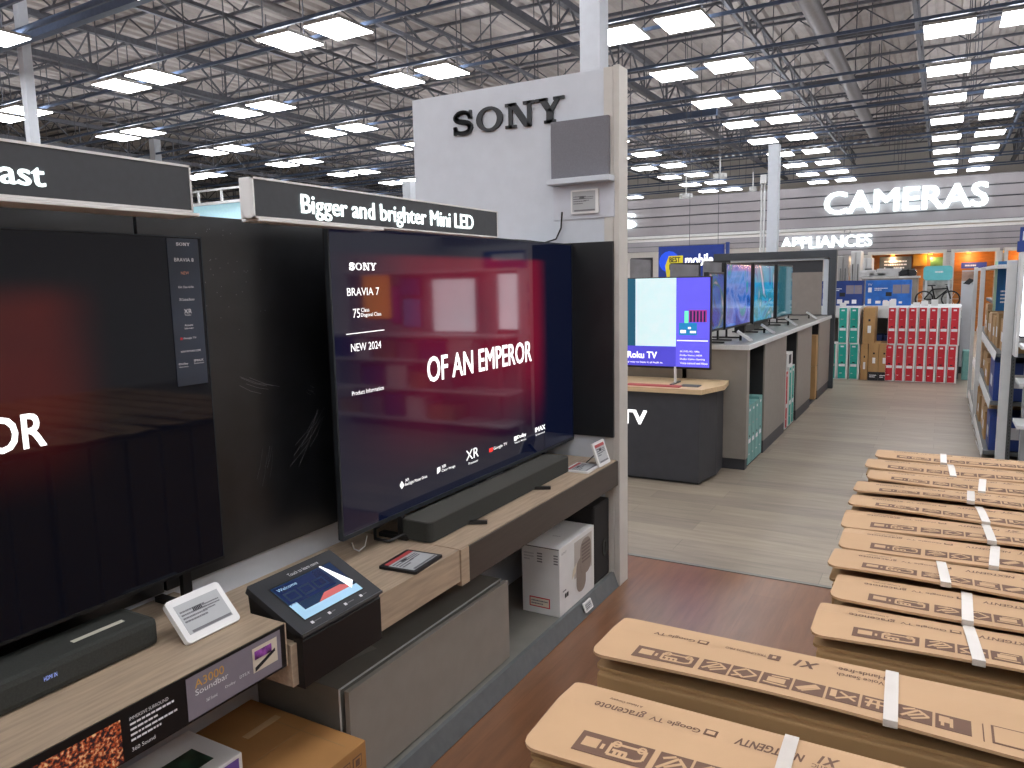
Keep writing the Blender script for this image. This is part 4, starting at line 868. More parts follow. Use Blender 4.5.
# televisions on the counter facing the aisle
def refl(name, cols_, sc, seed):
    M = bpy.data.materials.new(name); M.use_nodes = True; nt = M.node_tree; b = nt.nodes['Principled BSDF']; N = nt.nodes.new; L = nt.links.new
    tc = N('ShaderNodeTexCoord'); mp = N('ShaderNodeMapping'); mp.inputs['Scale'].default_value = (1, .6, .9); mp.inputs['Location'].default_value = (seed, seed*2, 0)
    vo = N('ShaderNodeTexVoronoi'); vo.inputs['Scale'].default_value = sc; nz = N('ShaderNodeTexNoise'); nz.inputs['Scale'].default_value = sc*.8; nz.inputs['Distortion'].default_value = 2.2
    rp = N('ShaderNodeValToRGB'); rp.color_ramp.interpolation = 'EASE'; els = rp.color_ramp.elements
    for i, c in enumerate(cols_):
        e = els[i] if i < 2 else els.new(.5)
        e.color = (*lin(c), 1)
    for i, e in enumerate(els): pass
    pos = [.34+.34*i/(len(cols_)-1) for i in range(len(cols_))]
    for i in range(len(els)): els[i].position = pos[i]
    for i, c in enumerate(cols_): els[i].color = (*lin(c), 1)
    L(tc.outputs['Object'], mp.inputs['Vector']); L(mp.outputs['Vector'], nz.inputs['Vector']); L(nz.outputs['Fac'], rp.inputs['Fac']); L(rp.outputs['Color'], b.inputs['Emission Color'])
    b.inputs['Base Color'].default_value = (.005, .005, .006, 1); b.inputs['Roughness'].default_value = .08; b.inputs['Emission Strength'].default_value = .75
    return M
AQ = refl('aquarium_picture', ('0c3a80', '1763c0', '6a86d0', '5a70b8', '1d8fa0'), 3.2, 1)
AQ2 = refl('reef_picture', ('0d4a90', '2a9ac0', '1d7f88', 'c0b8d0'), 2.6, 5)
AQ3 = refl('deep_blue_picture', ('0a2350', '1250a8', '1c6a70', 'a88a9a'), 4, 9)
TX = -1.6
def ctv(label, y0, y1, z0, z1, m_, base=True):
    t_ = thing('television', label, 'television', (TX, (y0+y1)/2, KZ), 'televisions on the long counter')
    box('cabinet', (TX-.04, TX-.001, y0, y1, z0, z1), BLK, t_, .003)
    mb = MB(); rect(mb, FX(TX), y0+.02, z0+.02, y1-.02, z1-.015, m_, 0, .001); mb.build('screen', m_, t_)
    mb = MB()
    for yy in (y0+.12, y1-.12): mb.box(TX-.025, TX-.01, yy-.01, yy+.01, KZ+.008, z0+.02, BLK); mb.bar((TX-.14, yy, KZ+.009), (TX+.1, yy, KZ+.009), .02, BLK, .012)
    mb.build('foot', BLK, t_); return t_
ctv('counter television nearest the desk, mostly behind the purple screen', 5.98, 6.47, 1.08, 1.56, AQ3)
ctv('counter television with bright blue picture, its black bezel right of purple screen', 6.53, 7.50, 1.07, 1.64, AQ)
ctv('counter television with teal and lilac picture, in the middle of the counter', 7.64, 8.66, 1.06, 1.645, AQ2)
ctv('counter television seen almost edge on with teal glow before the grey partition', 8.85, 9.83, 1.05, 1.65, mat('dim_teal_screen', '0a3038', .06, emis='1c6a78', es=.5))
t = thing('soundbar', 'small dark grey soundbar on the long counter below the televisions', 'soundbar', (-1.5, 7.3, KZ))
q = onz(745, 333, KZ); q2 = onz(768, 324, KZ); mb = MB(); mb.box(q.x-.1, q.x, q.y, q2.y-.4, KZ, KZ+.075, SBARL, .012); mb.build('body', SBARL, t)
mb = MB(); mb.box(q.x-.1, q.x-.005, q.y-.006, q.y+.0, KZ+.004, KZ+.07, BLK, .002); mb.build('end_cap', BLK, t)
for i, ((x0_, y0_), (x1_, y1_), lb) in enumerate((((736, 331), (748, 341), 'first tilted white label stand on the long counter from the near end'), ((760, 324), (772, 333), 'second tilted white label stand on the long counter from the near end'), ((788, 317), (798, 325), 'third tilted white label stand on the long counter from the near end'), ((807, 312), (815, 318), 'last tilted white label stand on the long counter from the near end'))):
    A = onz(x1_, y1_+1, KZ); yb = A.y; xx = min(A.x, KX-.03)
    t_ = thing('label_stand', lb, 'price label', (xx, yb, KZ), 'label stands on the long counter')
    fr = Frame((xx, yb, KZ+.002), (0, 1, 0), V((-.8, 0, .6)))
    yy = yb+.06; fr = Frame((KX-.05, yy, KZ+.003), (-.25, .97, 0), V((-.75, -.35, .56)))
    fr.v = (fr.v-fr.u*fr.v.dot(fr.u)).normalized(); fr.n = fr.u.cross(fr.v)
    mb = MB(); shape(mb, fr, rrect(0, 0, .12, .14, .008), W_plas, -.014, .022); mb.build('casing', W_plas, t_); eink(t_, fr, .015, .015, .105, .125, .0085, seed=40+i)
    mb = MB(); mb.bar(fr.at(.06, .1, -.016), (fr.at(.06, .1).x-.01, fr.at(.06, .1).y, KZ+.002), .02, BLK, .004); mb.build('easel', BLK, t_)

# dark portal frame closing the counter
PXW = 10.93
t = thing('portal_frame', 'dark portal frame with grey glossy partition at the far end of the counter', 'partition', (-2.1, PXW, 0))
PGR = mat('portal_grey', '3c4046', .5)
mb = MB(); mb.box(-2.86, -1.235, PXW, PXW+.12, 1.76, 1.86, PGR, .002); mb.box(-1.325, -1.235, PXW, PXW+.12, 1.0, 1.76, PGR, .002); mb.build('frame', PGR, t)
mb = MB(); mb.box(-1.39, -1.33, PXW+.03, PXW+.08, 1.0, 1.755, W_wall); mb.box(-2.84, -1.33, PXW+.03, PXW+.07, 1.735, 1.757, W_wall); mb.build('white_liner', W_wall, t)
mb = MB(); mb.box(-2.84, -1.41, PXW+.06, PXW+.1, 1.57, 1.73, CHAR); mb.build('header_panel', CHAR, t)
mb = MB(); mb.box(-1.98, -1.41, PXW+.04, PXW+.08, 1.0, 1.572, mat('glossy_grey_panel', '8e857f', .15, vary=.04)); mb.build('glossy_panel', None, t)
box('post', (-1.325, -1.235, PXW+.03, PXW+.11, 0, 1.0), PGR, t)
box('lower_panel', (-2.4, -1.33, PXW+.03, PXW+.09, 0, 1.0), CHAR, t)

# grey television backs and blue hanging sign beyond the desk
for (x0_, y0_, x1_, y1_, Y_, lb) in ((630, 259, 650, 277, 8.6, 'grey back of a television peeking out right beside the white pylon'), (670, 264, 698, 284, 8.9, 'grey television back in front of the blue sign, above the purple screen'), (703, 262, 728, 284, 9.3, 'dark grey television back right of the other one, above the purple screen')):
    A = ony(x0_, y0_, Y_); B = ony(x1_, y1_, Y_); t_ = thing('television', lb, 'television', ((A.x+B.x)/2, Y_, B.z), 'grey television backs')
    G = mat('tv_back_grey', '77767a', .5, vary=.15)
    mb = MB(); mb.prism([(A.x, Y_, 1.0), (B.x, Y_, 1.0), (B.x-.0, Y_, A.z-.02), (A.x, Y_, A.z)], (0, 1, 0), .05, G); mb.build('back_cover', G, t_)
    mb = MB(); mb.prism([(A.x-.01, Y_+.05, .99), (B.x+.01, Y_+.05, .99), (B.x+.01, Y_+.05, A.z+.01), (A.x-.01, Y_+.05, A.z+.01)], (0, 1, 0), .02, BLK); mb.build('screen', BLK, t_)
    mb = MB(); mb.box((A.x+B.x)/2-.03, (A.x+B.x)/2+.03, Y_+.02, Y_+.05, .95, 1.02, BLK); mb.box((A.x+B.x)/2-.2, (A.x+B.x)/2+.2, Y_-.08, Y_+.14, .93, .95, BLK); mb.build('stand', BLK, t_)
t = thing('display_counter', 'low grey counter under the television backs beyond the desk', 'counter', (-2.9, 9, 0)); box('body', (-3.6, -2.0, 8.5, 9.6, 0.08, .90), GREYC, t, .003); box('plinth', (-3.56, -2.04, 8.53, 9.57, 0, .08), CHAR, t); box('counter_top', (-3.62, -1.98, 8.48, 9.62, .90, .93), GREYD, t, .003)
BY = 12.0; fr = FY(BY)
t = thing('hanging_sign', 'blue hanging store sign with yellow tag and white word mobile', 'sign', (-3.5, BY, 1.6))
(a0, b1), (a1, _) = fr.hit(658.5, 247), fr.hit(724, 244); 
mb = MB(); SB = mat('sign_blue', '12307e', .4, vary=.1, emis='0c2a80', es=.25); mb.box(a0, a1, BY, BY+.06, 1.35, b1, SB, .002); mb.build('sign_board', SB, t)
mb = MB(); p0 = fr.hit(667, 263); p1 = fr.hit(683, 255.5); shape(mb, fr, [(p0[0]-.03, (p0[1]+p1[1])/2-.1), (p0[0]+.03, p1[1]), (p1[0], p1[1]), (p1[0], p0[1]-.25), (p0[0], p0[1]-.25)], YEL, .001, .002); text(mb, fr, 'BEST', p0[0]+.04, p1[1]-.105, .18, .085, PRB, bold=.03, lift=.004); text(mb, fr, 'BUY', p0[0]+.04, p1[1]-.22, .15, .085, PRB, bold=.03, lift=.004); mb.build('yellow_tag', YEL, t)
mb = MB(); p0 = fr.hit(685, 265); p1 = fr.hit(709.5, 252); text(mb, fr, 'mobile', p0[0], p0[1]-.02, p1[0]-p0[0]+.06, .19, EM_S, bold=.03, lift=.002); mb.build('lettering', EM_S, t)
mb = MB(); BLs = mat('swoosh_blue', '1a4fe0', .4, emis='1648e0', es=.4); p0 = fr.hit(662, 262); shape(mb, fr, [(p0[0]+.17*math.cos(i*.4)+.12, p0[1]+.17*math.sin(i*.4)-.0) for i in range(15)], BLs, .0004, .0004); mb.build('blue_disc', BLs, t)
mb = MB(); mb.bar((a1+.05, BY+.03, 1.35), (a1+.05, BY+.03, b1+.03), .05, BLUED); 
for xx in (a0+.5, a1-.1): mb.bar((xx, BY+.03, b1), (xx, BY+.03, 6.2), .007, JOIST)
mb.build('suspension_rod', W_metal, t)

# ================================================================== FAR END OF THE AISLE
EY = 12.04
def ends(row): return 'upper' if row else 'lower'
posn = ('first', 'second', 'third', 'fourth', 'fifth', 'sixth', 'seventh')
x0r, x1r = ony(886, 345, EY).x, ony(959, 345, EY).x
wr = (x1r-x0r)/7
for row in (0, 1):
    for i in range(7):
        a0 = x0r+i*wr + (.012 if row else 0); z0 = .003+row*.528
        slim_carton('tall slim red carton with white edge, %s from the left in the %s row' % (posn[i], ends(row)), (a0, a0+wr-.01), EY+.02*(i % 2 == 1 and row), 0, z0, z0+.525, WCARD, RED, face='Y', dep=.35, grp='red slim cartons at the aisle end', seed=i+row*9)
xt = [ony(x_, 330, EY).x for x_ in (830, 838.5, 850, 851, 861.5)]
wt = .125
for lab_, a0, z0, w_ in (('teal slim carton, left one of the upper pair at the aisle end', ony(838.5, 325, EY).x, .531, .14), ('teal slim carton, right one of the upper pair at the aisle end', ony(849.5, 325, EY).x, .531, .14), ('teal slim carton, middle one of the lower three at the aisle end', ony(837.5, 365, EY).x, .003, .14), ('teal slim carton, right one of the lower three at the aisle end', ony(849, 365, EY).x, .003, .14), ('teal slim carton partly hidden by the counter, leftmost at the aisle end', ony(837.5, 365, EY).x-.145, .003, .14)):
    slim_carton(lab_, (a0, a0+w_-.004), EY, 0, z0, z0+.525, WCARD, TEAL, face='Y', dep=.35, grp='teal slim cartons at the aisle end', seed=int(a0*100))
bx0 = ony(862, 330, EY).x
def brown(lab_, a0, a1, z0, z1, dep=.5, dark=False):
    t_ = thing('carton', lab_, 'carton', ((a0+a1)/2, EY+dep/2, z0), 'brown cartons at the aisle end'); box('body', (a0, a1, EY, EY+dep, z0, z1), CARDX, t_, .003)
    fr = FY(EY); mb = MB(); w = a1-a0; h = z1-z0; rect(mb, fr, a0+w*.45, z0+h*.62, a0+w*.62, z0+h*.68, PRB); rect(mb, fr, a0+w*.4, z0+h*.3, a0+w*.7, z0+h*.5, PRW if not dark else PRG, .0008); rect(mb, fr, a0+w*.48, z0, a0+w*.5, z1, CARDS, .0003); mb.build('label_print', PRB, t_)
brown('tan carton standing on the lower cartons between teal and red stacks', bx0+.01, bx0+.165, .531, 1.055)
brown('narrow tan carton in the lower row next to the teal stack', bx0-.005, bx0+.09, .003, .525)
for i in range(2):
    a0 = bx0+.1+i*.135; brown('tan carton on a black carton, %s of the two beside the red stack' % ('left', 'right')[i], a0, a0+.13, .125, .54, dark=False)
    t_ = thing('carton', 'small black carton at the floor, %s of the two beside the red stack' % ('left', 'right')[i], 'carton', (a0, EY, 0), 'black cartons at the aisle end'); box('body', (a0, a0+.13, EY, EY+.5, .003, .122), PRB, t_, .003); mb = MB(); squiggle(mb, FY(EY), a0+.02, .04, .09, .05, PRW, 2, i); mb.build('label_print', PRW, t_)
# low shelf unit behind them with blue television cartons
t = thing('shelf_unit', 'low white shelf unit behind the red and teal cartons', 'shelf unit', (-.7, 12.6, 0))
mb = MB(); mb.box(-2.0, .26, 12.55, 13.3, 1.0, 1.06, W_metal, .003); mb.box(-2.0, .26, 12.56, 12.58, .88, 1.0, W_metal); mb.build('top_board', W_metal, t)
mb = MB(); mb.box(-2.0, .26, 12.6, 13.3, .42, .45, W_metal); mb.build('shelf_board', W_metal, t); box('back_board', (-2.0, .26, 13.26, 13.3, 0, 1.04), GREYC, t)
for xx in (-2.0, -1.05, .22): box('upright', (xx, xx+.04, 12.56, 13.26, 0, 1.0), GREYK, t)
for i in range(2): tag(box('storage_bin', (-.93+i*.2, -.75+i*.2, 12.65, 13.0, .452, .62), BLUED, None, .006), 'blue box on the low shelf seen in the gap, %s one' % ('left', 'right')[i], 'box', 'blue boxes in the shelf gap')
def blue_box(lab_, a0, a1, m_, seed):
    Y_ = 12.62; z0, z1 = 1.062, 1.44; t_ = thing('television_carton', lab_, 'carton', ((a0+a1)/2, Y_, z0), 'blue television cartons on the low shelf'); box('body', (a0, a1, Y_, Y_+.16, z0, z1), m_, t_, .003)
    fr = FY(Y_); mb = MB(); w = a1-a0; R = random.Random(seed)
    rect(mb, fr, a0+w*.6, z1-.2, a1-w*.04, z1-.07, LILAC); rect(mb, fr, a0+w*.78, z1-.2, a0+w*.79, z1-.07, BLUE, .002); text(mb, fr, 'TV', a0+w*.05, z1-.08, .06, .03, PRW, lift=.001)
    for i in range(5): rect(mb, fr, a0+w*(.06+.17*i), z0+.03, a0+w*(.06+.17*i)+R.uniform(.04, .08), z0+R.uniform(.06, .11), PRW)
    rect(mb, fr, a0+w*.06, z0+.2, a0+w*.14, z0+.27, PRW); rect(mb, fr, a0+w*.45, z0+.14, a0+w*.58, z0+.2, PRB); squiggle(mb, fr, a0+w*.2, z0+.22, w*.3, .05, PRW, 2, seed)
    mb.build('label_print', PRW, t_)
blue_box('bright blue television carton lying wide on the low shelf, right one', -1.005, -.39, BLUE, 1)
blue_box('darker blue television carton lying wide on the low shelf, left one', -1.64, -1.03, BLUED, 2)
# white price cards standing on top
for i, (x_, y_) in enumerate(((843, 304), (886, 303), (893, 302), (917, 304), (925, 303), (935, 304))):
    p = ony(x_, y_, 12.5); tag(MB().box(p.x-.05, p.x+.04, 12.556, 12.562, 1.06, 1.11+.02*(i % 3), W_plas).build('price_card', W_plas), 'small white price card on the shelf edge above the cartons, %s from the left' % posn[i], 'price card', 'price cards above the aisle end cartons')

# teal topped bicycle display
t = thing('bicycle_display', 'display of small bicycle under a teal header card at the aisle end', 'display', (-.1, 13.6, 0))
fr = FY(13.6); (a0, b0), (a1, b1) = fr.hit(923, 280.5), fr.hit(953, 265.5)
mb = MB(); shape(mb, fr, rrect(a0, b0, a1, b1, .05), mat('aqua_card', '5fb3b8', .5), 0, .03); hd = mb.build('header_card', None, t); mb = MB(); squiggle(mb, fr, a0+.16, b0+.1, a1-a0-.22, .06, PRW, 1, 4, .032); mb.build('lettering', PRW, hd)
mb = MB(); 
for xx in (a0+.03, a1-.06): mb.box(xx, xx+.03, 13.61, 13.64, 0, b0+.02, W_metal)
mb.box(a0-.05, a1+.08, 13.4, 14.2, 0, .985, W_metal); mb.box(a0, a1, 13.66, 13.68, .985, b0, mat('photo_backdrop', 'a9a7a2', .5, vary=.5, noise=9)); mb.build('stand', W_metal, t)
# the bicycle itself: two wheels, frame, handlebar, seat
cx = (a0+a1)/2; zb = 1.0; wheels = [(cx-.17, zb+.13), (cx+.19, zb+.13)]
for wx, wz_ in wheels:
    P = [(wx+.12*math.cos(i*math.pi/10), 13.5, wz_+.12*math.sin(i*math.pi/10)) for i in range(21)]
    mb = MB(); mb.tube(P, .013, BLK, 6)
    for i in range(6): mb.bar((wx, 13.5, wz_), (wx+.115*math.cos(i*math.pi/3), 13.5, wz_+.115*math.sin(i*math.pi/3)), .004, W_metal)
    mb.build('wheel', BLK, t)
mb = MB(); A_, B_ = wheels; Pb = (cx-.02, zb+.12); st_ = (cx-.07, zb+.33); hb = (cx+.13, zb+.33)
for p, q in ((A_, Pb), (A_, (cx-.06, zb+.28)), (Pb, (cx-.06, zb+.28)), (Pb, (cx+.14, zb+.27)), ((cx-.06, zb+.28), (cx+.14, zb+.29)), (B_, hb), (Pb, st_)): mb.bar((p[0], 13.5, p[1]), (q[0], 13.5, q[1]), .02, BLKM)
mb.build('bicycle_frame', BLKM, t)
mb = MB(); mb.bar((hb[0], 13.42, hb[1]+.02), (hb[0]-.02, 13.58, hb[1]+.02), .015, BLK); mb.build('handlebar', BLK, t); mb = MB(); mb.box(st_[0]-.06, st_[0]+.05, 13.47, 13.53, st_[1], st_[1]+.02, BLK, .006); mb.build('saddle', BLK, t)
# hazy grey banner stand
t = thing('banner_stand', 'tall grey white banner panel left of the right shelf post', 'banner', (.35, 13, 0))
fr = FY(13.4); (a0, b0), (a1, b1) = fr.hit(956, 378), fr.hit(974, 270); BN = mat('grey_banner', 'b5b7bd', .35, vary=.12, noise=3)
mb = MB(); mb.box(a0, a1+.05, 13.4, 13.43, .1, b1, BN, .003); mb.build('panel', BN, t); mb = MB(); mb.box(a0, a1+.05, 13.393, 13.399, b1-.16, b1-.02, mat('skin_photo', 'a98a7a', .5, vary=.4, noise=6)); shape(mb, FY(13.392), [(a0+.02, b1-.2), (a0+.1, b1-.12), (a0+.17, b1-.15), (a0+.1, b1-.22)], PRB); mb.build('photo_print', None, t)
mb = MB(); mb.box(a0+.02, a1, 13.34, 13.55, 0, .1, BLK); mb.build('foot', BLK, t)
tag(box('waste_bin', (.30, .42, 12.5, 12.75, 0, .42), TEAL2, None, .01), 'pale teal box at the floor right of the red cartons', 'box')

# ---------------------------------------------------------------- right gondola shelving
GX0, GX1, GY0, GY1 = .345, .95, 6.95, 10.7
t = thing('gondola_shelf', 'white metal shelving run along the right side of the grey aisle', 'shelf unit', (.6, 8.8, 0))
for yy, h_ in ((GY0-.02, 1.6), (GY1-.03, 1.58), (8.8, 1.56)):
    mb = MB(); mb.box(GX0+(.08 if yy < 7 else -.02), GX0+(.145 if yy < 7 else .02), yy, yy+.05, 0, h_, W_metal, .002); mb.build('upright', W_metal, t)
mb = MB(); mb.box(.66, .70, GY0, GY1, 0, 1.55, GREYC); mb.build('back_board', GREYC, t)
for z_, dx in ((.1, .0), (.5, .03), (.88, .05), (1.22, .12)):
    mb = MB(); mb.box(GX0+dx, .66, GY0+.05, GY1, z_-.03, z_, GREYK, .002); mb.build('shelf_board', GREYK, t)
    if z_ < 1.2:
        mb = MB(); mb.prism([(GX0+dx-.012, GY0+.05, z_-.055), (GX0+dx-.008, GY0+.05, z_-.055), (GX0+dx+.0, GY0+.05, z_+.01), (GX0+dx-.004, GY0+.05, z_+.01)], (0, 1, 0), GY1-GY0-.1, W_plas); rail = mb.build('price_rail', W_plas, t)
box('top_board', (GX0+.02, .66, GY0+.05, GY1, 1.54, 1.57), W_metal, t)
mb = MB()
for i in range(60): mb.box(.505, .509, GY0-.012, GY0-.006, .05+i*.026, .064+i*.026, PRB)
mb.box(.492, .52, GY0-.006, GY0+.03, 0, 1.6, GREYK); mb.build('slotted_post', GREYK, t)
# stock on the shelves, each box its own thing
R = random.Random(12); stock_m = [(CARDX, 'brown'), (CARD, 'tan'), (BLUED, 'dark blue'), (WCARD, 'white'), (CARDS, 'dull brown'), (BLUE, 'blue')]
shelfn = {.1: 'bottom', .5: 'second', .88: 'third', 1.22: 'top'}
for z_, dx in ((.1, .0), (.5, .03), (.88, .05), (1.22, .12)):
    y = GY0+.08; i = 0; seq = {.1: (2, 0, 1, 4, 0, 3, 0), .5: (2, 3, 0, 4, 0, 1, 0), .88: (0, 4, 0, 1, 0, 4, 1), 1.22: (5, 0, 2, 0, 3, 1)}[z_]
    while y < GY1-.25 and i < len(seq):
        w_ = R.uniform(.3, .55); h_ = R.uniform(.2, .31) if z_ < 1.2 else R.uniform(.18, .28); mm, nm = stock_m[seq[i]]
        x0_ = GX0+dx+R.uniform(.01, .05)
        t_ = thing('product_carton', '%s stock carton on the %s gondola shelf, %s from the near end' % (nm, shelfn[z_], posn[i]), 'carton', ((x0_+.64)/2, y+w_/2, z_), 'stock on the right gondola')
        box('body', (x0_, .655, y, y+w_, z_+.001, z_+h_), mm, t_, .004); mb = MB(); rect(mb, FX(0), 0, 0, .01, .01, PRW) if False else None
        fr = Frame((x0_, y, z_), (0, -1, 0), (0, 0, 1)); fr.n = V((-1, 0, 0)); rect(mb, fr, -w_*.7, h_*.3, -w_*.3, h_*.6, PRW if mm is not WCARD else TEAL2); fr2 = FY(y); rect(mb, fr2, x0_+.05, z_+h_*.35, x0_+.2, z_+h_*.7, PRW if mm is not WCARD else PRG); mb.build('label_print', PRW, t_)
        y += w_+R.uniform(.02, .08); i += 1
# loose white price slips clipped along the shelf edges
k = 0
for z_, dx, n_ in ((.1, .0, 5), (.5, .03, 6), (.88, .05, 6)):
    for i in range(n_):
        yy = GY0+.3+i*.52; fr = Frame((GX0+dx-.014, yy, z_-.05), (0, -1, 0), (-.35, 0, 1)); mb = MB(); mb.prism([fr.at(a, b) for a, b in ((0, 0), (-.11, 0), (-.11, .065), (0, .065))], fr.n, .003, W_plas)
        squiggle(mb, Frame(fr.o, fr.u, fr.v), -.1, .015, .09, .04, PRG, 2, i, .0005)
        tag(mb.build('price_slip', W_plas), 'white paper price slip on the %s gondola shelf edge, %s from the near end' % (shelfn[z_], posn[i]), 'price slip', 'price slips along the gondola')
# tall teal blue poster boards at the near end of the gondola
t = thing('poster_board', 'tall teal blue poster board standing in the gondola beside the white post', 'poster', (.5, 7.6, 1.2)); PB = mat('sea_blue_poster', '1d5f96', .35, vary=.4, noise=5, stretch=(1, 1, .4))
(a0, b0), (a1, b1) = FY(7.6).hit(992, 318), FY(7.6).hit(1010, 261); box('board', (a0+.02, a1, 7.6, 7.62, b0+.06, b1), PB, t, .002); box('green_edge', (a0+.0, a0+.02, 7.6, 7.62, b0+.06, b1), mat('pale_green', 'a5c6ae', .5), t); mb = MB(); squiggle(mb, FY(7.6), a0+.05, b0+.12, .1, .12, PRW, 4, 3); rect(mb, FY(7.6), a0+.03, b1-.06, a1-.01, b1-.045, TEAL); mb.build('board_print', PRW, t)

# end display wall on the far right with lit screens (mostly seen mirrored in the television)
t = thing('end_display', 'grey framed end display with lit white screen at the right photo edge', 'display', (1.3, 6.6, 0))
EYY = 6.52
EDG = mat('display_grey', '9a9da0', .5)
mb = MB(); mb.box(.555, 2.75, EYY+.09, EYY+.16, 0, 1.66, EDG, .003); mb.build('back_board', EDG, t)
mb = MB(); mb.box(.478, .50, EYY, EYY+.2, 0.9, 1.63, W_metal, .002); mb.box(.478, 2.75, EYY, EYY+.2, 1.625, 1.65, W_metal, .002); mb.box(.74, .88, EYY+.02, EYY+.09, 0, 1.62, EDG); mb.build('frame', W_metal, t)
for (a0, a1, z0, z1, body) in ((.505, .73, 1.05, 1.60, None), (1.01, 1.53, 1.02, 1.56, 'Go')):
    mb = MB(); mb.box(a0-.012, a1+.012, EYY+.03, EYY+.07, z0-.012, z1+.012, BLK); rect(mb, FY(EYY+.03), a0, z0, a1, z1, EM_D, .0, .001); s_ = mb.build('lit_screen', EM_D, t)
for z_ in (.12, .44, .74, 1.0): mb = MB(); mb.box(.5, 2.75, EYY-.25, EYY+.09, z_-.025, z_, W_metal, .002); mb.build('shelf_board', W_metal, t)
i = 0
for (a0, a1, z0, z1, mm, nm) in ((2.12, 2.5, 1.15, 1.62, EM_O, 'orange'), (1.72, 1.95, 1.06, 1.36, UT, 'sky blue'), (1.72, 1.98, 1.40, 1.58, BLUE, 'blue'), (2.0, 2.1, 1.1, 1.5, UM, 'magenta')):
    t_ = thing('lit_poster', '%s lit poster on the end display, seen mirrored in the television' % nm, 'poster', ((a0+a1)/2, EYY, z0), 'lit posters of the end display'); box('frame', (a0-.01, a1+.01, EYY+.06, EYY+.09, z0-.01, z1+.01), BLK, t_); mb = MB(); rect(mb, FY(EYY+.059), a0, z0, a1, z1, mm, 0, .001); mb.build('lit_face', mm, t_)
box_ms = [(BLUED, 'dark blue'), (WCARD, 'white'), (CARDX, 'brown'), (PRG, 'grey')]
for j, z_ in enumerate((.12, .44, .74)):
    x_ = .56; i = 0
    while x_ < 2.5 and i < 7:
        w_ = R.uniform(.2, .34); mm, nm = box_ms[(i*3+j) % 4]; h_ = R.uniform(.14, .24)
        if not (.7 < x_+w_ and x_ < .9):
            tag(box('product_box', (x_, x_+w_, EYY-.22, EYY+.08, z_+.001, z_+h_), mm, None, .004), '%s box on the %s shelf of the end display, %s from the aisle' % (nm, ('bottom', 'middle', 'upper')[j], posn[i]), 'box', 'boxes on the end display')
        x_ += w_+.04; i += 1
# blue sign on top of the end display
t = thing('shelf_top_sign', 'blue framed sign standing on top of the end display at right edge', 'sign', (.6, 6.6, 1.65)); q = ony(1018, 235, 6.65); box('sign_board', (q.x-.0, q.x+.5, 6.64, 6.67, 1.652, 1.73), BLUED, t, .002); box('sign_frame', (q.x+.012, q.x+.5, 6.65, 6.66, 1.73, 1.83), BLUED, t, .001); mb = MB(); rect(mb, FY(6.649), q.x+.03, 1.735, q.x+.4, 1.80, PRW); mb.build('sign_card', PRW, t)

# ================================================================== APPLIANCE DEPARTMENT FAR AWAY
AY = 23.0
def unit(x0, x1, z1, m_, lab_, name='display_wall_unit', Y_=AY, cat='wall unit'):
    t_ = thing(name, lab_, cat, ((x0+x1)/2, Y_, 0), 'far wall units'); mb = MB(); mb.box(x0, x1, Y_+.5, Y_+.6, 0, z1, m_); mb.box(x0, x1, Y_, Y_+.6, z1-.08, z1, G_trim); mb.build('back_wall', m_, t_)
    for xx in (x0, x1-.08): box('side_panel', (xx, xx+.08, Y_, Y_+.5, 0, z1-.08), G_trim, t_)
    return t_
fA = FY(AY)
u1 = fA.hit(868, 250)[0]; u2 = fA.hit(947, 250)[0]; u3 = fA.hit(1000, 250)[0]
zt = fA.hit(930, 250)[1]
ua = unit(u1, u2, zt, WARM, 'warm wood backed display unit with dark information board, far away')
ub = unit(u2+.1, u3, zt, WARM, 'warm wood backed display unit with small spot lamps, far away')
uc = unit(u3+.1, u3+2.6, zt, WARM, 'warm wood backed display unit at far right, partly behind the blue sign')
for t_, xs in ((ua, (u1+.6, u1+1.5)), (ub, (u2+.5, u2+1.3)), (uc, (u3+.6,))):
    for xx in xs:
        mb = MB(); mb.tube([(xx, AY+.25, zt-.12), (xx, AY+.25, zt-.08)], .05, EM_O, 10); mb.build('spot_lamp', EM_O, t_)
        ld = bpy.data.lights.new('spot', 'POINT'); ld.energy = 9; ld.color = (1, .62, .3); ld.shadow_soft_size = .05; lo = bpy.data.objects.new('warm_spot', ld); C.objects.link(lo); lo.location = (xx, AY+.25, zt-.2)
def hung(px0, px1, Yh, m_, lab_, cat, lines=0, name='information_board'):
    fr = FY(Yh); (a0, b0), (a1, b1) = fr.hit(px0[0], px1[1]), fr.hit(px1[0], px0[1]); t_ = thing(name, lab_, cat, ((a0+a1)/2, Yh, b0)); box('board', (a0, a1, Yh, Yh+.06, b0, b1), m_, t_, .004)
    if lines: mb = MB(); squiggle(mb, fr, a0+(a1-a0)*.15, b0+(b1-b0)*.2, (a1-a0)*.7, (b1-b0)*.6, PRW, lines, int(a0*10)); mb.build('board_print', PRW, t_)
    return t_
hung((879, 256), (912, 273), AY+.3, mat('slate_board', '55585c', .4), 'dark grey information board with white wording in the first warm unit', 'board', 3)
hung((913, 254), (927, 266), AY+.3, mat('ochre_card', 'c08a2a', .4), 'ochre coloured product panel with dark dots in the first warm unit', 'panel')
hung((930, 257), (944, 268), AY+.3, mat('leaf_photo', '5a7f4a', .4, vary=.6, noise=3), 'green picture card in the first warm unit', 'picture')
hung((961, 262), (987, 268.5), AY+.3, mat('violet_board', '4450a0', .4), 'blue violet board in the second warm unit', 'board', 1)
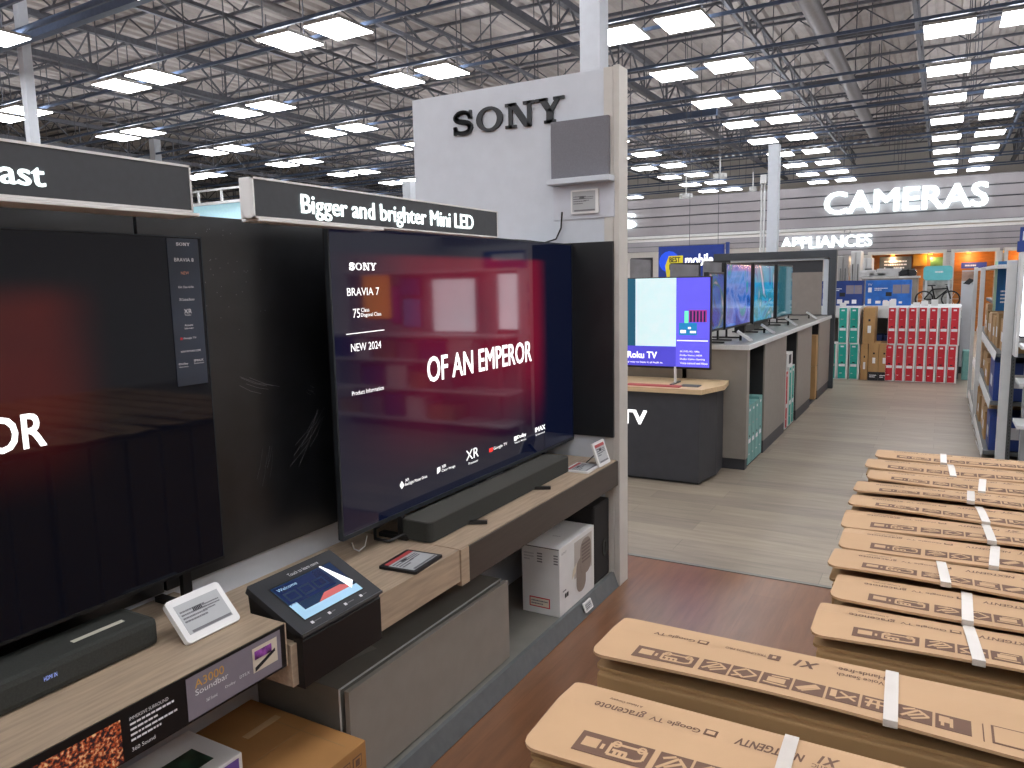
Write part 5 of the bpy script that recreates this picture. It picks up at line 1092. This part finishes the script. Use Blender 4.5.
# ovens, refrigerators and hoods of the department
MS = mat('appliance_white', 'd5d6d8', .4, vary=.04); MSS = mat('appliance_steel', 'a7a6a6', .35, .5, vary=.05); DKG = mat('oven_glass', '2c2d30', .2)
def appliance(px0, px1, Yh, m_, lab_, door2=True, dark=False):
    fr = FY(Yh); (a0, b1) = fr.hit(*px0); (a1, _) = fr.hit(px1, px0[1]); t_ = thing('refrigerator', lab_, 'appliance', ((a0+a1)/2, Yh, 0), 'far appliances'); box('cabinet', (a0, a1, Yh+.04, Yh+.7, .03, b1), m_, t_, .01)
    mid = (a0+a1)/2; 
    for (c0, c1) in ((a0, mid-.005), (mid+.005, a1)):
        d_ = box('door', (c0+.004, c1-.004, Yh, Yh+.038, .1, b1-.01), DKG if dark else m_, t_, .008); hx = c1-.06 if c0 == a0 else c0+.04; box('handle', (hx, hx+.02, Yh-.03, Yh-.001, .8, b1-.3), GREYK, d_)
appliance((851, 251), 861, 19.0, MS, 'tall white cabinet appliance just left of the warm wood units')
appliance((862, 258), 872, 20.0, MS, 'white refrigerator with panels left of the slate information board')
appliance((838, 256), 849, 20.0, MSS, 'steel refrigerator seen beside the dark portal post')
t = thing('shelf_unit', 'long white display plinth with white goods in front of the warm units', 'shelf unit', (-1, 17, 0)); (a0, b1) = FY(17).hit(862, 277); (a1, _) = FY(17).hit(918, 277); box('base', (a0, a1, 17, 17.8, 0, b1-.04), GREYC, t, .005); box('top_board', (a0-.03, a1+.03, 16.97, 17.83, b1-.04, b1), W_metal, t, .005)
for i, (x_, w_, h_, nm, mm) in enumerate(((868, .3, .14, 'small white appliance', MS), (878, .35, .1, 'low white appliance', MS), (889, .45, .16, 'white appliance with round lid', MS), (904, .25, .12, 'black and white coffee machine', DKG), (911, .2, .12, 'small black appliance', DKG))):
    p = ony(x_, 275, 17.2); t_ = thing('small_appliance', nm+' on the long white display plinth, %s from the left' % posn[i], 'appliance', (p.x, 17.2, b1), 'small appliances on the plinth'); box('body', (p.x-w_/2, p.x+w_/2, 17.1, 17.4, b1+.001, b1+h_), mm, t_, .03); mb = MB(); mb.tube([(p.x, 17.25, b1+h_), (p.x, 17.25, b1+h_+.03)], .07, GREYK, 12); mb.build('lid', GREYK, t_)
# left of the portal: pale slatted wall, appliance row
struct(box('wall_soffit', (-14, -2.8, 18, 18.2, 1.2, 2.2), SOFF)); 
for i in range(5): appliance((640+i*17, 262), 655+i*17, 18.5+0*i, (MS, MSS)[i % 2], '%s refrigerator in the row between pylon and portal frame, %s from the left' % (('white', 'steel')[i % 2], posn[i]))
for i in range(6):
    fr = FY(21); a = -12.5+i*1.5
# bright far department at upper left, seen between the two header signs
t = thing('department_fascia', 'pale blue lit department fascia with white frame between the header signs', 'fascia', (-17, 14, 2.5)); (a0, b0), (a1, b1) = FY(14).hit(185, 222), FY(14).hit(243, 200)
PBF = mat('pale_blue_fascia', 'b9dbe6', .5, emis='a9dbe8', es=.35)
box('panel', (a0-2, a1+.6, 14, 14.1, b0-2.5, b1-.05), PBF, t); mb = MB()
for z_ in (b1-.05, b1-.55): mb.box(a0-2, a1+.6, 13.9, 14.0, z_, z_+.07, W_metal)
mb.box(a0-2, a1+.6, 13.9, 13.96, b1+.3, b1+.35, W_metal)
for i in range(7): mb.box(a0-2+i*.9, a0-1.96+i*.9, 13.9, 13.96, b1, b1+.3, W_metal)
mb.build('frame', W_metal, t)

# small security camera domes and a black clip on the fascias
for (x_, y_, Yh, lb) in ((847, 312-80, 25.8, 'tiny black camera on the far fascia under CAMERAS'),):
    p = ony(x_, y_, Yh); tag(MB().tube([(p.x, Yh, p.z), (p.x, Yh+.15, p.z)], .09, BLK, 10).build('security_camera', BLK), lb, 'camera')
for (x_, y0_, y1_, Yh, lb) in ((720, 157, 175, 15, 'round white sensor hanging from the ceiling right of the pylon'), (753, 172, 188, 15, 'small white sensor hanging near the white column'), (686, 175, 195, 15.5, 'slim white sensor rod hanging left of the round sensor')):
    a_, b_ = ony(x_, y0_, Yh), ony(x_, y1_, Yh); t_ = thing('ceiling_sensor', lb, 'sensor', (a_.x, Yh, b_.z)); mb = MB(); mb.bar((b_.x, Yh, b_.z), (b_.x, Yh, a_.z), .02, W_metal); mb.bar((b_.x, Yh, a_.z), (b_.x, Yh, 6.3), .008, JOIST); mb.build('rod', W_metal, t_); mb = MB(); mb.tube([(b_.x, Yh, b_.z-.06), (b_.x, Yh, b_.z+.02)], .13 if 'round' in lb else .07, W_metal, 14); mb.build('head', W_metal, t_)

# ------------------------------------------------------------------ light and view
w = bpy.data.worlds.new('world'); bpy.context.scene.world = w; w.use_nodes = True
w.node_tree.nodes['Background'].inputs[0].default_value = (.9, .95, 1, 1); w.node_tree.nodes['Background'].inputs[1].default_value = .5
vs = bpy.context.scene.view_settings; vs.view_transform = 'Standard'; vs.look = 'None'; vs.exposure = .15; vs.gamma = 1; vs.use_curve_mapping = False
sc = bpy.context.scene; sc.cycles.use_denoising = True; sc.cycles.max_bounces = 6; sc.cycles.diffuse_bounces = 4; sc.cycles.glossy_bounces = 3; sc.cycles.use_light_tree = True; sc.cycles.sample_clamp_indirect = 5; sc.cycles.caustics_reflective = False
